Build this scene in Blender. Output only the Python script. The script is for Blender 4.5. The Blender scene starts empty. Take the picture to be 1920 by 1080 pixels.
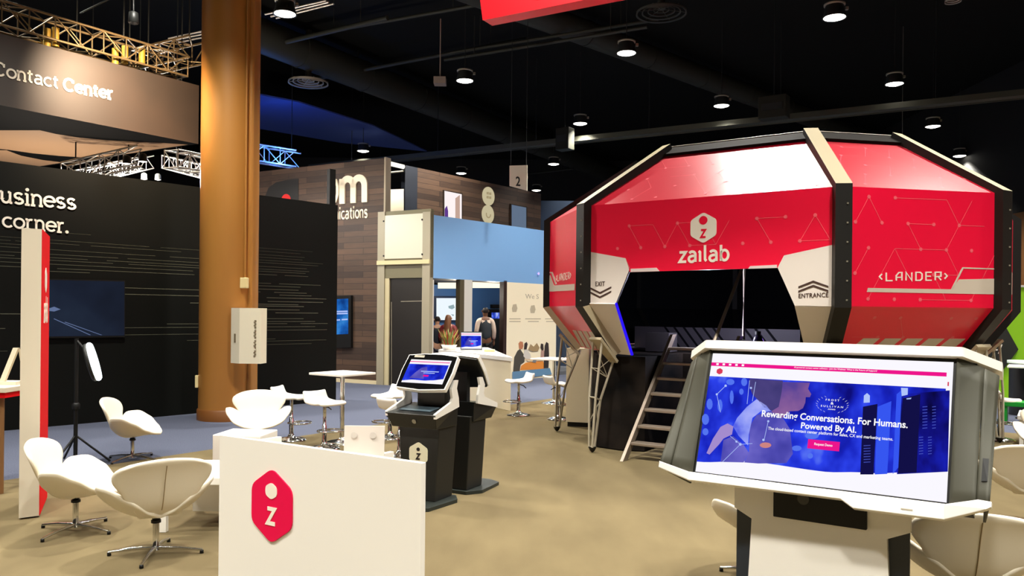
import bpy, math, random
from mathutils import Vector, Matrix
from mathutils.geometry import tessellate_polygon
random.seed(7)
scene = bpy.context.scene
COL = scene.collection
PI = math.pi

# ------------------------------------------------------------------ camera, world, exposure
FOC, ROLL, HORIZON, EYE = 1500.0, 0.01, 588.6, 1.75
CAM = Vector((0, 0, EYE))
_cr, _sr = math.cos(ROLL), math.sin(ROLL)
cam_data = bpy.data.cameras.new('camera')
cam = bpy.data.objects.new('camera', cam_data)
COL.objects.link(cam)
cam_data.sensor_width = 36.0
cam_data.lens = 36.0 * FOC / 1920
cam_data.shift_y = (HORIZON - 540) / 1920
cam_data.clip_end = 200
cam.matrix_world = Matrix(((_cr, -_sr, 0, 0), (0, 0, -1, 0), (_sr, _cr, 0, EYE), (0, 0, 0, 1)))
scene.camera = cam

world = bpy.data.worlds.new('world')
scene.world = world
world.use_nodes = True
world.node_tree.nodes['Background'].inputs[0].default_value = (1.0, 0.85, 0.65, 1)
world.node_tree.nodes['Background'].inputs[1].default_value = 0.03

scene.view_settings.view_transform = 'Standard'
scene.view_settings.look = 'None'
scene.view_settings.gamma = 1.0
scene.view_settings.exposure = 0.0
scene.view_settings.use_curve_mapping = False

LAMP_POWER = 1120.0
LAMP_COLOUR = (1.0, 0.965, 0.875)


# ------------------------------------------------------------------ helpers
def ray(px, py):
    a = (px - 960) / FOC
    b = (HORIZON - py) / FOC
    return Vector((a * _cr - b * _sr, 1.0, a * _sr + b * _cr))


def at(px, py, depth):
    return CAM + ray(px, py) * depth


def fl(px, py, z=0.0):
    d = ray(px, py)
    return CAM + d * ((z - EYE) / d.z)


def hit(px, py, plane):
    p0, n = plane
    d = ray(px, py)
    return CAM + d * ((p0 - CAM).dot(n) / d.dot(n))


def lin(c):
    c = c / 255.0
    return c / 12.92 if c <= 0.04045 else ((c + 0.055) / 1.055) ** 2.4


def rgb(r, g, b):
    return (lin(r), lin(g), lin(b), 1.0)


MATS = {}


def mat(name, col, rough=0.5, metal=0.0, spec=0.5, noise=None, bump=None, coat=0.0):
    """col is 0-255 sRGB; noise=(scale, second colour, stretch xyz) mottles it; bump=(scale, strength)"""
    if name in MATS:
        return MATS[name]
    m = bpy.data.materials.new(name)
    m.use_nodes = True
    nt = m.node_tree
    b = nt.nodes['Principled BSDF']
    b.inputs['Base Color'].default_value = rgb(*col)
    b.inputs['Roughness'].default_value = rough
    b.inputs['Metallic'].default_value = metal
    b.inputs['Specular IOR Level'].default_value = spec
    b.inputs['Coat Weight'].default_value = coat
    if noise or bump:
        tc = nt.nodes.new('ShaderNodeTexCoord')
    if noise:
        mp = nt.nodes.new('ShaderNodeMapping')
        mp.inputs['Scale'].default_value = noise[2] if len(noise) > 2 else (1, 1, 1)
        nz = nt.nodes.new('ShaderNodeTexNoise')
        nz.inputs['Scale'].default_value = noise[0]
        nz.inputs['Detail'].default_value = 5
        rp = nt.nodes.new('ShaderNodeValToRGB')
        rp.color_ramp.elements[0].position = 0.35
        rp.color_ramp.elements[1].position = 0.68
        rp.color_ramp.elements[0].color = rgb(*col)
        rp.color_ramp.elements[1].color = rgb(*noise[1])
        nt.links.new(tc.outputs['Object'], mp.inputs[0])
        nt.links.new(mp.outputs[0], nz.inputs['Vector'])
        nt.links.new(nz.outputs[0], rp.inputs[0])
        nt.links.new(rp.outputs[0], b.inputs['Base Color'])
    if bump:
        n2 = nt.nodes.new('ShaderNodeTexNoise')
        n2.inputs['Scale'].default_value = bump[0]
        n2.inputs['Detail'].default_value = 3
        bp = nt.nodes.new('ShaderNodeBump')
        bp.inputs['Strength'].default_value = bump[1]
        bp.inputs['Distance'].default_value = 0.01
        nt.links.new(tc.outputs['Object'], n2.inputs['Vector'])
        nt.links.new(n2.outputs[0], bp.inputs['Height'])
        nt.links.new(bp.outputs[0], b.inputs['Normal'])
    MATS[name] = m
    return m


def glow(name, col, strength=1.0, noise=None):
    if name in MATS:
        return MATS[name]
    m = bpy.data.materials.new(name)
    m.use_nodes = True
    nt = m.node_tree
    nt.nodes.clear()
    out = nt.nodes.new('ShaderNodeOutputMaterial')
    e = nt.nodes.new('ShaderNodeEmission')
    e.inputs[0].default_value = rgb(*col)
    e.inputs[1].default_value = strength
    nt.links.new(e.outputs[0], out.inputs[0])
    if noise:
        tc = nt.nodes.new('ShaderNodeTexCoord')
        mp = nt.nodes.new('ShaderNodeMapping')
        mp.inputs['Scale'].default_value = noise[2]
        nz = nt.nodes.new('ShaderNodeTexNoise')
        nz.inputs['Scale'].default_value = noise[0]
        nz.inputs['Detail'].default_value = 3
        rp = nt.nodes.new('ShaderNodeValToRGB')
        els = rp.color_ramp.elements
        cols = noise[1]
        els[0].position, els[0].color = 0.3, rgb(*cols[0])
        els[1].position, els[1].color = 0.72, rgb(*cols[-1])
        for k, c in enumerate(cols[1:-1]):
            el = els.new(0.3 + 0.42 * (k + 1) / (len(cols) - 1))
            el.color = rgb(*c)
        nt.links.new(tc.outputs['Object'], mp.inputs[0])
        nt.links.new(mp.outputs[0], nz.inputs['Vector'])
        nt.links.new(nz.outputs[0], rp.inputs[0])
        nt.links.new(rp.outputs[0], e.inputs[0])
    MATS[name] = m
    return m


ROOTM = {}


def thing(name, label, cat, loc=(0, 0, 0), rz=0.0, group=None):
    o = bpy.data.objects.new(name, None)
    COL.objects.link(o)
    o.location = loc
    o.rotation_euler = (0, 0, rz)
    o.empty_display_size = 0.1
    o['label'] = label
    o['category'] = cat
    if group:
        o['group'] = group
    ROOTM[o.name] = Matrix.Translation(Vector(loc)) @ Matrix.Rotation(rz, 4, 'Z')
    return o


def rootm(o):
    while o.parent:
        o = o.parent
    return ROOTM.get(o.name, Matrix.Identity(4))


def tag(o, label, cat, group=None):
    o['label'] = label
    o['category'] = cat
    if group:
        o['group'] = group
    return o


def structure(o):
    o['kind'] = 'structure'
    return o


def copy_tree(o, parent=None):
    c = o.copy()
    COL.objects.link(c)
    if parent:
        c.parent = parent
    else:
        ROOTM[c.name] = ROOTM[o.name].copy()
    for ch in list(o.children):
        copy_tree(ch, c)
    return c


class MB:
    """collects shapes; build() links them as one mesh object"""

    def __init__(self, M=None):
        self.v, self.f, self.M = [], [], M

    def add(self, verts, faces, m=0, smooth=False):
        k = len(self.v)
        for p in verts:
            p = Vector(p)
            self.v.append(self.M @ p if self.M else p)
        for f in faces:
            self.f.append(([i + k for i in f], m, smooth))
        return self

    def box(self, c, s, m=0, R=None):
        c = Vector(c)
        vs = []
        for dx in (-.5, .5):
            for dy in (-.5, .5):
                for dz in (-.5, .5):
                    p = Vector((dx * s[0], dy * s[1], dz * s[2]))
                    vs.append(c + (R @ p if R else p))
        return self.add(vs, [(0, 1, 3, 2), (4, 6, 7, 5), (0, 4, 5, 1), (2, 3, 7, 6), (0, 2, 6, 4), (1, 5, 7, 3)], m)

    def prism(self, pts, off, m=0, mside=None, mback=None):
        pts = [Vector(p) for p in pts]
        off = Vector(off)
        n = len(pts)
        tris = tessellate_polygon([pts])
        vs = pts + [p + off for p in pts]
        nrm = Vector((0, 0, 0))
        for i in range(n):
            nrm += pts[i].cross(pts[(i + 1) % n])
        flip = nrm.dot(off) > 0
        front = []
        for t in tris:
            a, b, c = (pts[i] for i in t)
            tn = (b - a).cross(c - a)
            front.append(t if tn.dot(off) < 0 else tuple(reversed(t)))
        self.add(vs, front, m)
        self.add(vs, [tuple(reversed([i + n for i in t])) for t in front], m if mback is None else mback)
        sides = []
        for i in range(n):
            j = (i + 1) % n
            sides.append((i, i + n, j + n, j) if not flip else (i, j, j + n, i + n))
        return self.add(vs, sides, m if mside is None else mside)

    def tube(self, pts, r, seg=8, m=0, cap=True, r2=None):
        pts = [Vector(p) for p in pts]
        n = len(pts)
        rs = [r if r2 is None else r + (r2 - r) * i / (n - 1) for i in range(n)]
        vs, fs = [], []
        prev = None
        for i, p in enumerate(pts):
            d = (pts[min(i + 1, n - 1)] - pts[max(i - 1, 0)]).normalized()
            if prev is None:
                a = d.cross(Vector((0, 0, 1)))
                if a.length < 1e-3:
                    a = d.cross(Vector((1, 0, 0)))
            else:
                a = prev - d * prev.dot(d)
            a.normalize()
            prev = a
            b = d.cross(a)
            for k in range(seg):
                t = 2 * PI * k / seg
                vs.append(p + (a * math.cos(t) + b * math.sin(t)) * rs[i])
        for i in range(n - 1):
            for k in range(seg):
                q = (k + 1) % seg
                fs.append((i * seg + k, i * seg + q, (i + 1) * seg + q, (i + 1) * seg + k))
        self.add(vs, fs, m, True)
        if cap:
            self.add(vs[:seg], [tuple(reversed(range(seg)))], m)
            self.add(vs[-seg:], [tuple(range(seg))], m)
        return self

    def lathe(self, prof, c=(0, 0, 0), seg=24, m=0, smooth=True, R=None, caps=True):
        c = Vector(c)
        vs, fs = [], []
        for r, z in prof:
            for k in range(seg):
                t = 2 * PI * k / seg
                p = Vector((r * math.cos(t), r * math.sin(t), z))
                vs.append(c + (R @ p if R else p))
        for i in range(len(prof) - 1):
            for k in range(seg):
                q = (k + 1) % seg
                fs.append((i * seg + k, i * seg + q, (i + 1) * seg + q, (i + 1) * seg + k))
        self.add(vs, fs, m, smooth)
        if caps and prof[0][0] > 1e-4:
            self.add(vs[:seg], [tuple(reversed(range(seg)))], m)
        if caps and prof[-1][0] > 1e-4:
            self.add(vs[-seg:], [tuple(range(seg))], m)
        return self

    def grid(self, rows, m=0, smooth=True, closed=False):
        nr, nc = len(rows), len(rows[0])
        vs = [p for r in rows for p in r]
        fs = []
        for i in range(nr - 1):
            for j in range(nc if closed else nc - 1):
                q = (j + 1) % nc
                fs.append((i * nc + j, i * nc + q, (i + 1) * nc + q, (i + 1) * nc + j))
        return self.add(vs, fs, m, smooth)

    def build(self, name, mats, parent=None, bevel=0.0, subsurf=0, solidify=0.0, loc=None, rz=0.0, seg=2):
        if not isinstance(mats, (list, tuple)):
            mats = [mats]
        me = bpy.data.meshes.new(name)
        inv = rootm(parent).inverted() if parent is not None else None
        vs = [inv @ p for p in self.v] if inv else self.v
        me.from_pydata([tuple(p) for p in vs], [], [f[0] for f in self.f])
        for x in mats:
            me.materials.append(x)
        for p, (_, m, s) in zip(me.polygons, self.f):
            p.material_index = m
            p.use_smooth = s
        me.validate()
        me.update()
        o = bpy.data.objects.new(name, me)
        COL.objects.link(o)
        if parent is not None:
            o.parent = parent
        if loc is not None:
            o.location = loc
            o.rotation_euler = (0, 0, rz)
        if solidify:
            md = o.modifiers.new('thickness', 'SOLIDIFY')
            md.thickness = solidify
            md.offset = 0
        if bevel:
            md = o.modifiers.new('bevel', 'BEVEL')
            md.width = bevel
            md.segments = seg
            md.limit_method = 'ANGLE'
            md.angle_limit = math.radians(40)
        if subsurf:
            md = o.modifiers.new('smooth', 'SUBSURF')
            md.levels = subsurf
            md.render_levels = subsurf
        return o


class LB(MB):
    """shapes given in the thing's own local coordinates"""

    def build(self, name, mats, parent=None, **k):
        M = rootm(parent) if parent is not None else Matrix.Identity(4)
        self.v = [M @ p for p in self.v]
        return MB.build(self, name, mats, parent, **k)


# ------------------------------------------------------------------ lettering
def arc(cx, cy, rx, ry, a0, a1, n=12):
    return [(cx + rx * math.cos(math.radians(a0 + (a1 - a0) * i / n)), cy + ry * math.sin(math.radians(a0 + (a1 - a0) * i / n))) for i in range(n + 1)]


def glyph(ch, serif):
    """strokes in units of the x-height, advance width"""
    S = []
    sf = []                                   # serif ticks (x0, x1, y)
    if ch == 'o':
        S = [arc(.5, .5, .46, .46, 0, 360, 24)]; w = 1.0
    elif ch == 'c':
        S = [arc(.5, .5, .46, .46, 48, 318, 18)]; w = .9
    elif ch == 'e':
        S = [[(.06, .52), (.94, .52)] + arc(.5, .5, .46, .46, 4, 318, 20)]; w = .98
    elif ch == 'n':
        S = [[(.14, 0), (.14, 1)], [(.14, .6)] + arc(.48, .62, .34, .36, 170, 0, 12) + [(.82, 0)]]; w = .98
        sf = [(-.04, .34, 0), (.64, 1.0, 0), (-.04, .14, .97)]
    elif ch == 'm':
        S = [[(.14, 0), (.14, 1)], [(.14, .6)] + arc(.42, .66, .28, .32, 170, 0, 12) + [(.70, 0)], [(.70, .6)] + arc(.98, .66, .28, .32, 170, 0, 12) + [(1.26, 0)]]; w = 1.42
    elif ch == 'u':
        S = [[(.14, 1), (.14, .38)] + arc(.46, .38, .32, .36, 180, 350, 12), [(.8, 1), (.8, 0)]]; w = 1.0
        sf = [(-.04, .14, .97), (.62, .8, .97), (.8, .98, .03)]
    elif ch == 'r':
        S = [[(.16, 0), (.16, 1)], [(.16, .6)] + arc(.5, .58, .34, .38, 165, 70, 8)]; w = .72
        sf = [(-.04, .42, 0), (-.04, .16, .97)]
    elif ch == 's':
        S = [arc(.42, .73, .32, .24, 30, 270, 12) + arc(.42, .26, .34, .23, 90, -150, 12)]; w = .86
    elif ch == 'i':
        S = [[(.18, 0), (.18, 1)], arc(.18, 1.38, .05, .05, 0, 360, 8)]; w = .42
        sf = [(-.02, .38, 0), (-.02, .18, .97)]
    elif ch == 'I':                            # dotless i
        S = [[(.16, 0), (.16, .86), (.02, .98)]]; w = .38
    elif ch == 't':
        S = [[(.28, 1.32), (.28, .3)] + arc(.5, .3, .22, .26, 180, 290, 8), [(.02, .96), (.6, .96)]]; w = .68
    elif ch == 'a':
        S = [arc(.44, .68, .34, .28, 150, 0, 10) + [(.78, 0)], [(.78, .56), (.42, .56)] + arc(.38, .28, .3, .26, 90, 270, 10) + [(.5, .03), (.78, .2)]]; w = .98
        sf = [(.78, .96, .03)]
    elif ch == 'l':
        S = [[(.16, 1.5), (.16, .2), (.3, .04)]]; w = .42
    elif ch == 'b':
        S = [[(.14, 1.45), (.14, 0)], arc(.5, .5, .38, .46, 200, -160, 20)]; w = 1.0
        sf = [(-.04, .14, 1.42)]
    elif ch == 'z':
        S = [[(.06, .94), (.74, .94), (.06, .06), (.78, .06)]]; w = .84
    elif ch == 'C':
        S = [arc(.66, .72, .6, .7, 45, 318, 20)]; w = 1.3
        sf = []
        if serif:
            S.append([(1.1, 1.38), (1.1, .98)])
    elif ch == '.':
        S = [arc(.12, .07, .06, .06, 0, 360, 8)]; w = .3
    elif ch == 'L':
        S = [[(.1, 1), (.1, 0), (.8, 0)]]; w = .98
    elif ch == 'A':
        S = [[(.1, 0), (.1, .6), (.38, 1), (.72, 1), (.72, 0)], [(.1, .4), (.72, .4)]]; w = .96
    elif ch == 'N':
        S = [[(.1, 0), (.1, 1), (.74, 0), (.74, 1)]]; w = .98
    elif ch == 'D':
        S = [[(.1, 0), (.1, 1), (.58, 1), (.78, .8), (.78, .2), (.58, 0), (.1, 0)]]; w = 1.0
    elif ch == 'E':
        S = [[(.74, 1), (.1, 1), (.1, 0), (.74, 0)], [(.1, .5), (.66, .5)]]; w = .92
    elif ch == 'R':
        S = [[(.1, 0), (.1, 1), (.74, 1), (.74, .48), (.1, .42)], [(.44, .42), (.76, 0)]]; w = .94
    elif ch == '<':
        S = [[(.36, .85), (.08, .5), (.36, .15)]]; w = .6
    elif ch == '>':
        S = [[(.1, .85), (.38, .5), (.1, .15)]]; w = .6
    else:
        w = .5
    if serif:
        S += [[(a, y), (b, y)] for a, b, y in sf]
    return S, w


def strip(pts, w):
    """a ribbon of width w along a polyline, mitred"""
    closed = (Vector(pts[0]) - Vector(pts[-1])).length < 1e-6
    P = [Vector((p[0], p[1], 0)) for p in pts]
    n = len(P)
    L, Rr = [], []
    for i in range(n):
        if closed:
            a = P[i] - P[i - 1 if i > 0 else n - 2]
            b = P[i + 1 if i < n - 1 else 1] - P[i]
        else:
            a = P[i] - P[i - 1] if i > 0 else P[1] - P[0]
            b = P[i + 1] - P[i] if i < n - 1 else a
        a, b = a.normalized(), b.normalized()
        na, nb = Vector((-a.y, a.x, 0)), Vector((-b.y, b.x, 0))
        m = na + nb
        if m.length < 1e-4:
            m = na
        m.normalize()
        k = min(1 / max(m.dot(na), .25), 2.2)
        L.append(P[i] + m * k * w / 2)
        Rr.append(P[i] - m * k * w / 2)
    return L + Rr, [(i, i + n, i + 1 + n, i + 1) for i in range(n - 1)]


def stroke_text(text, w=.2, serif=False, gap=.18):
    vs, fs, x = [], [], 0.0
    for ch in text:
        S, adv = glyph(ch, serif)
        for s in S:
            v, f = strip(s, w if len(s) != 2 or not serif else w)
            k = len(vs)
            vs += [Vector((p.x + x, p.y, 0)) for p in v]
            fs += [tuple(i + k for i in q) for q in f]
        x += adv + gap
    return vs, fs


def font_text(text, bold=0.0, spacing=1.0):
    cu = bpy.data.curves.new('lettering', 'FONT')
    cu.body = text
    cu.size = 1.0
    cu.offset = bold
    cu.space_character = spacing
    cu.resolution_u = 3
    ob = bpy.data.objects.new('lettering', cu)
    COL.objects.link(ob)
    dg = bpy.context.evaluated_depsgraph_get()
    me = ob.evaluated_get(dg).to_mesh()
    vs = [v.co.copy() for v in me.vertices]
    fs = [tuple(p.vertices) for p in me.polygons]
    ob.evaluated_get(dg).to_mesh_clear()
    bpy.data.objects.remove(ob)
    bpy.data.curves.remove(cu)
    return vs, fs


def put_text(mb, tf, bl, br, tl, out, m=0):
    """fits a flat text mesh into the parallelogram bl, br, tl, lifted by the vector out"""
    vs, fs = tf
    x0, x1 = min(v.x for v in vs), max(v.x for v in vs)
    y0, y1 = min(v.y for v in vs), max(v.y for v in vs)
    bl, br, tl = Vector(bl), Vector(br), Vector(tl)
    ex, ey = (br - bl) / (x1 - x0), (tl - bl) / (y1 - y0)
    lo = [bl + ex * (v.x - x0) + ey * (v.y - y0) for v in vs]
    n = len(lo)
    out = Vector(out)
    mb.add([p + out for p in lo], fs, m)
    mb.add(lo, [tuple(reversed(f)) for f in fs], m)
    edges = {}
    for f in fs:
        for i in range(len(f)):
            e = (f[i], f[(i + 1) % len(f)])
            edges[e] = 1
    side = [(a, b, b + n, a + n) for a, b in edges if (b, a) not in edges]
    mb.add(lo + [p + out for p in lo], side, m)


def hexagon(w, h, r=.12, n=4):
    """pointy-top hexagon with rounded corners, centred on 0,0 (2-D)"""
    pts = [(0, h / 2), (w / 2, h / 4), (w / 2, -h / 4), (0, -h / 2), (-w / 2, -h / 4), (-w / 2, h / 4)]
    res = []
    for i in range(6):
        p, a, b = Vector(pts[i]), Vector(pts[i - 1]), Vector(pts[(i + 1) % 6])
        p0, p1 = p + (a - p).normalized() * r * w, p + (b - p).normalized() * r * w
        for k in range(n + 1):
            t = k / n
            res.append(p0 * (1 - t) ** 2 + p * 2 * t * (1 - t) + p1 * t * t)
    return [(q.x, q.y) for q in res]


def in_poly(x, y, P):
    c = False
    n = len(P)
    for i in range(n):
        x1, y1 = P[i]
        x2, y2 = P[i - 1]
        if (y1 > y) != (y2 > y) and x < (x2 - x1) * (y - y1) / (y2 - y1) + x1:
            c = not c
    return c


class Plane:
    """a real surface: point, outward normal; px() finds where a sight line meets it"""

    def __init__(self, p0, n):
        self.p, self.n = Vector(p0), Vector(n).normalized()
        if self.n.dot(CAM - self.p) < 0:
            self.n = -self.n

    def px(self, x, y, lift=0.0):
        return hit(x, y, (self.p, self.n)) + self.n * lift

    def poly(self, mb, pts, t=.003, m=0, lift=0.0):
        mb.prism([self.px(x, y, lift + t) for x, y in pts], -self.n * t, m)

    def text(self, mb, tf, bl, br, tl, t=.003, m=0, lift=0.0):
        put_text(mb, tf, self.px(*bl, lift), self.px(*br, lift), self.px(*tl, lift), self.n * t, m)


HALL = -0.595                                  # the hall's grid is turned by this angle
VX = Vector((math.cos(HALL), math.sin(HALL), 0))
UY = Vector((-math.sin(HALL), math.cos(HALL), 0))
UP = Vector((0, 0, 1))

# ------------------------------------------------------------------ materials
white = mat('white_laminate', (236, 232, 224), .35)
cream = mat('cream_vinyl', (226, 217, 197), .5, bump=(60, .03))
chrome = mat('chrome', (215, 215, 215), .12, 1.0)
black_matte = mat('black_paint', (14, 14, 14), .5, spec=.3)
dark_metal = mat('dark_metal', (32, 33, 31), .45, spec=.4)
grey_metal = mat('grey_metal', (150, 143, 126), .4, .3)
red_vinyl = mat('red_vinyl', (240, 14, 58), .3, spec=.8)
roof_vinyl = mat('red_roof_vinyl', (196, 4, 40), .34, spec=.7, coat=.35)
MATS['red_roof_vinyl'].node_tree.nodes['Principled BSDF'].inputs['Coat Roughness'].default_value = .34
beige_vinyl = mat('beige_vinyl', (230, 220, 212), .45)
red_line = mat('red_print_line', (238, 96, 108), .4)
magenta_red = mat('logo_red', (226, 0, 70), .5, spec=.2)
ink = mat('black_ink', (24, 20, 20), .5)
white_ink = mat('white_ink', (240, 232, 218), .45)
ceiling_black = mat('ceiling_black', (20, 20, 17), .85, spec=.1)
duct_black = mat('duct_black', (44, 44, 36), .6, spec=.3)

# ------------------------------------------------------------------ hall lamps (a regular grid of high bays)
lens_glow = glow('lamp_lens_glow', (255, 250, 238), 9.0)
LAMP_Z = 8.0
CEIL = 10.6


def lamp_spot(name, loc):
    d = bpy.data.lights.new(name, 'SPOT')
    d.energy = LAMP_POWER
    d.color = LAMP_COLOUR
    d.spot_size = math.radians(115)
    d.spot_blend = .6
    d.shadow_soft_size = .22
    return d


lamp_data = lamp_spot('lamp_light', None)
first_lamp = None
lamp_spots = []
for i in range(-5, 6):
    for j in range(-4, 7):
        x = 3.17 + 4.0 * i + 3.5 * j
        y = 12.0 - 2.4 * i + 4.7 * j
        if -7 < y < 42 and abs(x) < 13 + max(0, y) * .35 and not (y > 24 and abs(x) > .75 * y):
            lamp_spots.append((i, j, x, y))


def pix(p):
    a, b = p[0] / p[1], (p[2] - EYE) / p[1]
    return 960 + FOC * (a * _cr + b * _sr), HORIZON - FOC * (-a * _sr + b * _cr)


def lamp_words(x, y):
    if y < 1:
        return None
    px, py = pix((x, y, LAMP_Z))
    if not (-20 < px < 1940 and -20 < py < 560):
        return None
    for (qx, qy, w) in (
            (523, 14, 'round high bay ceiling lamp just right of the top of the brown column'),
            (1170, 92, 'lit high bay lamp to the right of the red hanging sign'),
            (866, 142, 'lit high bay lamp beside the small square ceiling box'),
            (1347, 192, 'lit high bay lamp above the glaring white roof of the red pod'),
            (1083, 226, 'lit high bay lamp right above the left box on the cable tray'),
            (1565, 20, 'largest high bay lamp, at the top edge above the pod'),
            (1672, 152, 'lit high bay lamp just above the right part of the cable tray'),
            (1748, 243, 'lit high bay lamp under the tray, next to the thin hanging wire'),
            (1797, 300, 'small distant high bay lamp nearest the right shoulder of the pod'),
            (680, 275, 'small lamp over the wood plank wall, far back'),
            (885, 324, 'small lamp in front of the dark upper storey of the blue booth'),
            (739, 338, 'small lamp above the white lit panel behind the plank wall edge'),
            (1030, 360, 'small lamp beside the hanging number sign')):
        if abs(px - qx) < 34 and abs(py - qy) < 26:
            return w
    if abs(px - 1045) < 30 and abs(py - 315) < 20:
        return 'tiny far lamp between the number sign and the left shoulder of the pod'
    return ''


for i, j, x, y in lamp_spots:
    words = lamp_words(x, y)
    if words == '':
        continue
    words = words or 'high bay lamp hanging near or behind the viewpoint, outside the picture'
    if first_lamp is None:
        t = thing('high_bay_lamp', words, 'lamp', (x, y, LAMP_Z), 0, 'high bay lamps of the hall')
        LB().lathe([(.12, .30), (.17, .28), (.19, .22), (.21, .1), (.25, 0), (.245, -.01), (.22, 0), (.0, .03)], seg=20).build('housing', dark_metal, t)
        LB().lathe([(.2, .245), (.215, .25), (.215, .285), (.19, .29)], seg=20).build('rim_band', grey_metal, t)
        LB().lathe([(.0, -.045), (.12, -.035), (.22, .0)], seg=20).build('lens', lens_glow, t)
        LB().tube([(0, 0, .3), (0, 0, CEIL - LAMP_Z)], .012, 6).build('hanger_rod', dark_metal, t)
        LB().box((.25, 0, .2), (.07, .07, .07)).build('junction_box', grey_metal, t, bevel=.01)
        first_lamp = t
    else:
        t = copy_tree(first_lamp)
        t.location = (x, y, LAMP_Z)
        t['label'] = words
    lo = bpy.data.objects.new('lamp_light', lamp_data)
    COL.objects.link(lo)
    lo.location = (0, 0, -.1)
    lo.parent = t

# ------------------------------------------------------------------ setting
carpet_blue = mat('aisle_carpet', (96, 100, 116), .95, spec=.1, noise=(90, (70, 75, 93)), bump=(250, .3))
carpet_tan = mat('booth_carpet', (99, 87, 63), .95, spec=.1, noise=(2.2, (113, 100, 73), (1, .35, 1)), bump=(250, .2))
structure(MB().box((0, 18, -.05), (70, 66, .1)).build('floor', carpet_blue))
structure(MB().box((0, 18, CEIL + .1), (70, 66, .2)).build('ceiling', ceiling_black))
hall_brown = mat('hall_partition_brown', (128, 84, 40), .7)
hall_dark = mat('hall_wall_black', (24, 23, 20), .8)
structure(MB().box((0, 46, CEIL / 2), (70, .3, CEIL)).build('wall_back', hall_dark))
structure(MB().box((17.5, 18, 2.7), (.3, 56, 5.4)).build('wall_right', hall_brown))
structure(MB().box((17.55, 18, 8.0), (.25, 56, 5.2)).build('trim_1', hall_dark))

# booth carpet of the red pod: a real slab lying on the aisle carpet
E0, EU = Vector((-3.77, 10.1, 0)), Vector((.578, .816, 0))
far = E0 + EU * 8.2
near = E0 - EU * 16
rug = [near, far, far + VX * 12.5, near + VX * 14]
tag(MB().prism([p + UP * .004 for p in rug], -UP * .004).build('booth_carpet', carpet_tan),
    'tan carpet laid under the red pod and its white chairs', 'carpet')

# brown column
brown = mat('column_brown', (172, 118, 52), .42, spec=.5, noise=(1.2, (158, 104, 44), (1, 1, .2)))
t = thing('column', 'tall brown painted round column with a white box on it', 'column', (-4.62, 13.05, 0))
LB().lathe([(.455, 0), (.455, CEIL)], seg=64).build('shaft', brown, t)
LB().lathe([(.475, 0), (.475, .16), (.46, .18)], seg=64).build('base_ring', mat('column_base', (120, 72, 28), .5), t)
LB().tube([(.36, -.31, 2.28), (.36, -.31, CEIL)], .018, 8).build('conduit', brown, t)
LB().box((.36, -.33, 2.2), (.12, .09, .17)).build('outlet_box', mat('ivory_plastic', (226, 206, 150), .45), t, bevel=.012)
LB().tube([(.405, -.2, 0), (.405, -.2, CEIL)], .05, 8).build('corner_bead', brown, t)
LB().box((-.405, -.26, .62), (.05, .05, .2)).build('wall_plate', mat('ivory_plastic', (226, 206, 150), .45), t, bevel=.008)

# white cabinet on the column
t = thing('first_aid_cabinet', 'white box with a column of small print, mounted on the brown column', 'box', (-4.155, 12.53, 0), -.12)
LB().prism([(-.24, .1, .94), (-.23, -.06, .94), (-.04, -.16, .94), (.29, -.12, .94), (.29, .1, .94)], (0, 0, .86)).build('cabinet_body', mat('cabinet_white', (232, 222, 196), .4), t, bevel=.01)
m = LB()
for k in range(22):
    if k % 6 != 4:
        m.box((.195 + .012 * (k % 2), -.137, 1.06 + .026 * k), (.03, .006, .016))
m.build('small_print', mat('print_grey', (120, 105, 78), .6), t)
LB().box((-.135, -.115, 1.33), (.035, .006, .14), R=Matrix.Rotation(-.48, 3, 'Z')).build('label_strip', mat('print_grey', (120, 105, 78), .6), t)


def wall_box(name, a, b, z0, z1, th, mats, parent=None, m=0, **k):
    """an upright slab from plan point a to b, thickness th going away from the camera"""
    a, b = Vector((a[0], a[1], 0)), Vector((b[0], b[1], 0))
    d = (b - a).normalized()
    n = Vector((-d.y, d.x, 0))
    if n.dot(CAM - a) > 0:
        n = -n
    mb = MB()
    mb.prism([a + UP * z0, b + UP * z0, b + UP * z1, a + UP * z1], n * th, m)
    return mb.build(name, mats, parent, **k)


def plan_plane(a, b):
    a, b = Vector((a[0], a[1], 0)), Vector((b[0], b[1], 0))
    d = (b - a).normalized()
    return Plane(a, Vector((-d.y, d.x, 0)))


# ------------------------------------------------------------------ black booth wall with lettering
A, B = Vector((-3.46, 15.8, 0)), Vector((-6.64, 12.2, 0))
dW = (B - A).normalized()
L0 = A + dW * 8.6
t = thing('booth_wall', 'long black booth wall with white slab lettering and thin lines', 'wall', A)
wall_black = mat('booth_wall_black', (9, 10, 7), .6, spec=.15)
wall_box('panel', A, L0, 0, 3.86, .14, wall_black, t)
pw = plan_plane(A, L0)
off = pw.n
tall = A - dW * .02 - off * .3
m = MB()
m.prism([tall + UP * 0, tall - dW * .14, tall - dW * .14 + UP * 4.62, tall + UP * 4.62], -off * .1)
m.build('end_post', wall_black, t)
m = MB()
pw.text(m, stroke_text('business', .2, True, .1), (-27, 378.6), (142, 395), (-27, 344), .02)
pw.text(m, stroke_text('corner.', .2, True, .12), (3, 427), (128, 438.5), (3, 404.5), .02)
m.build('lettering', white_ink, t)
m = MB()
rnd = random.Random(3)
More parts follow.
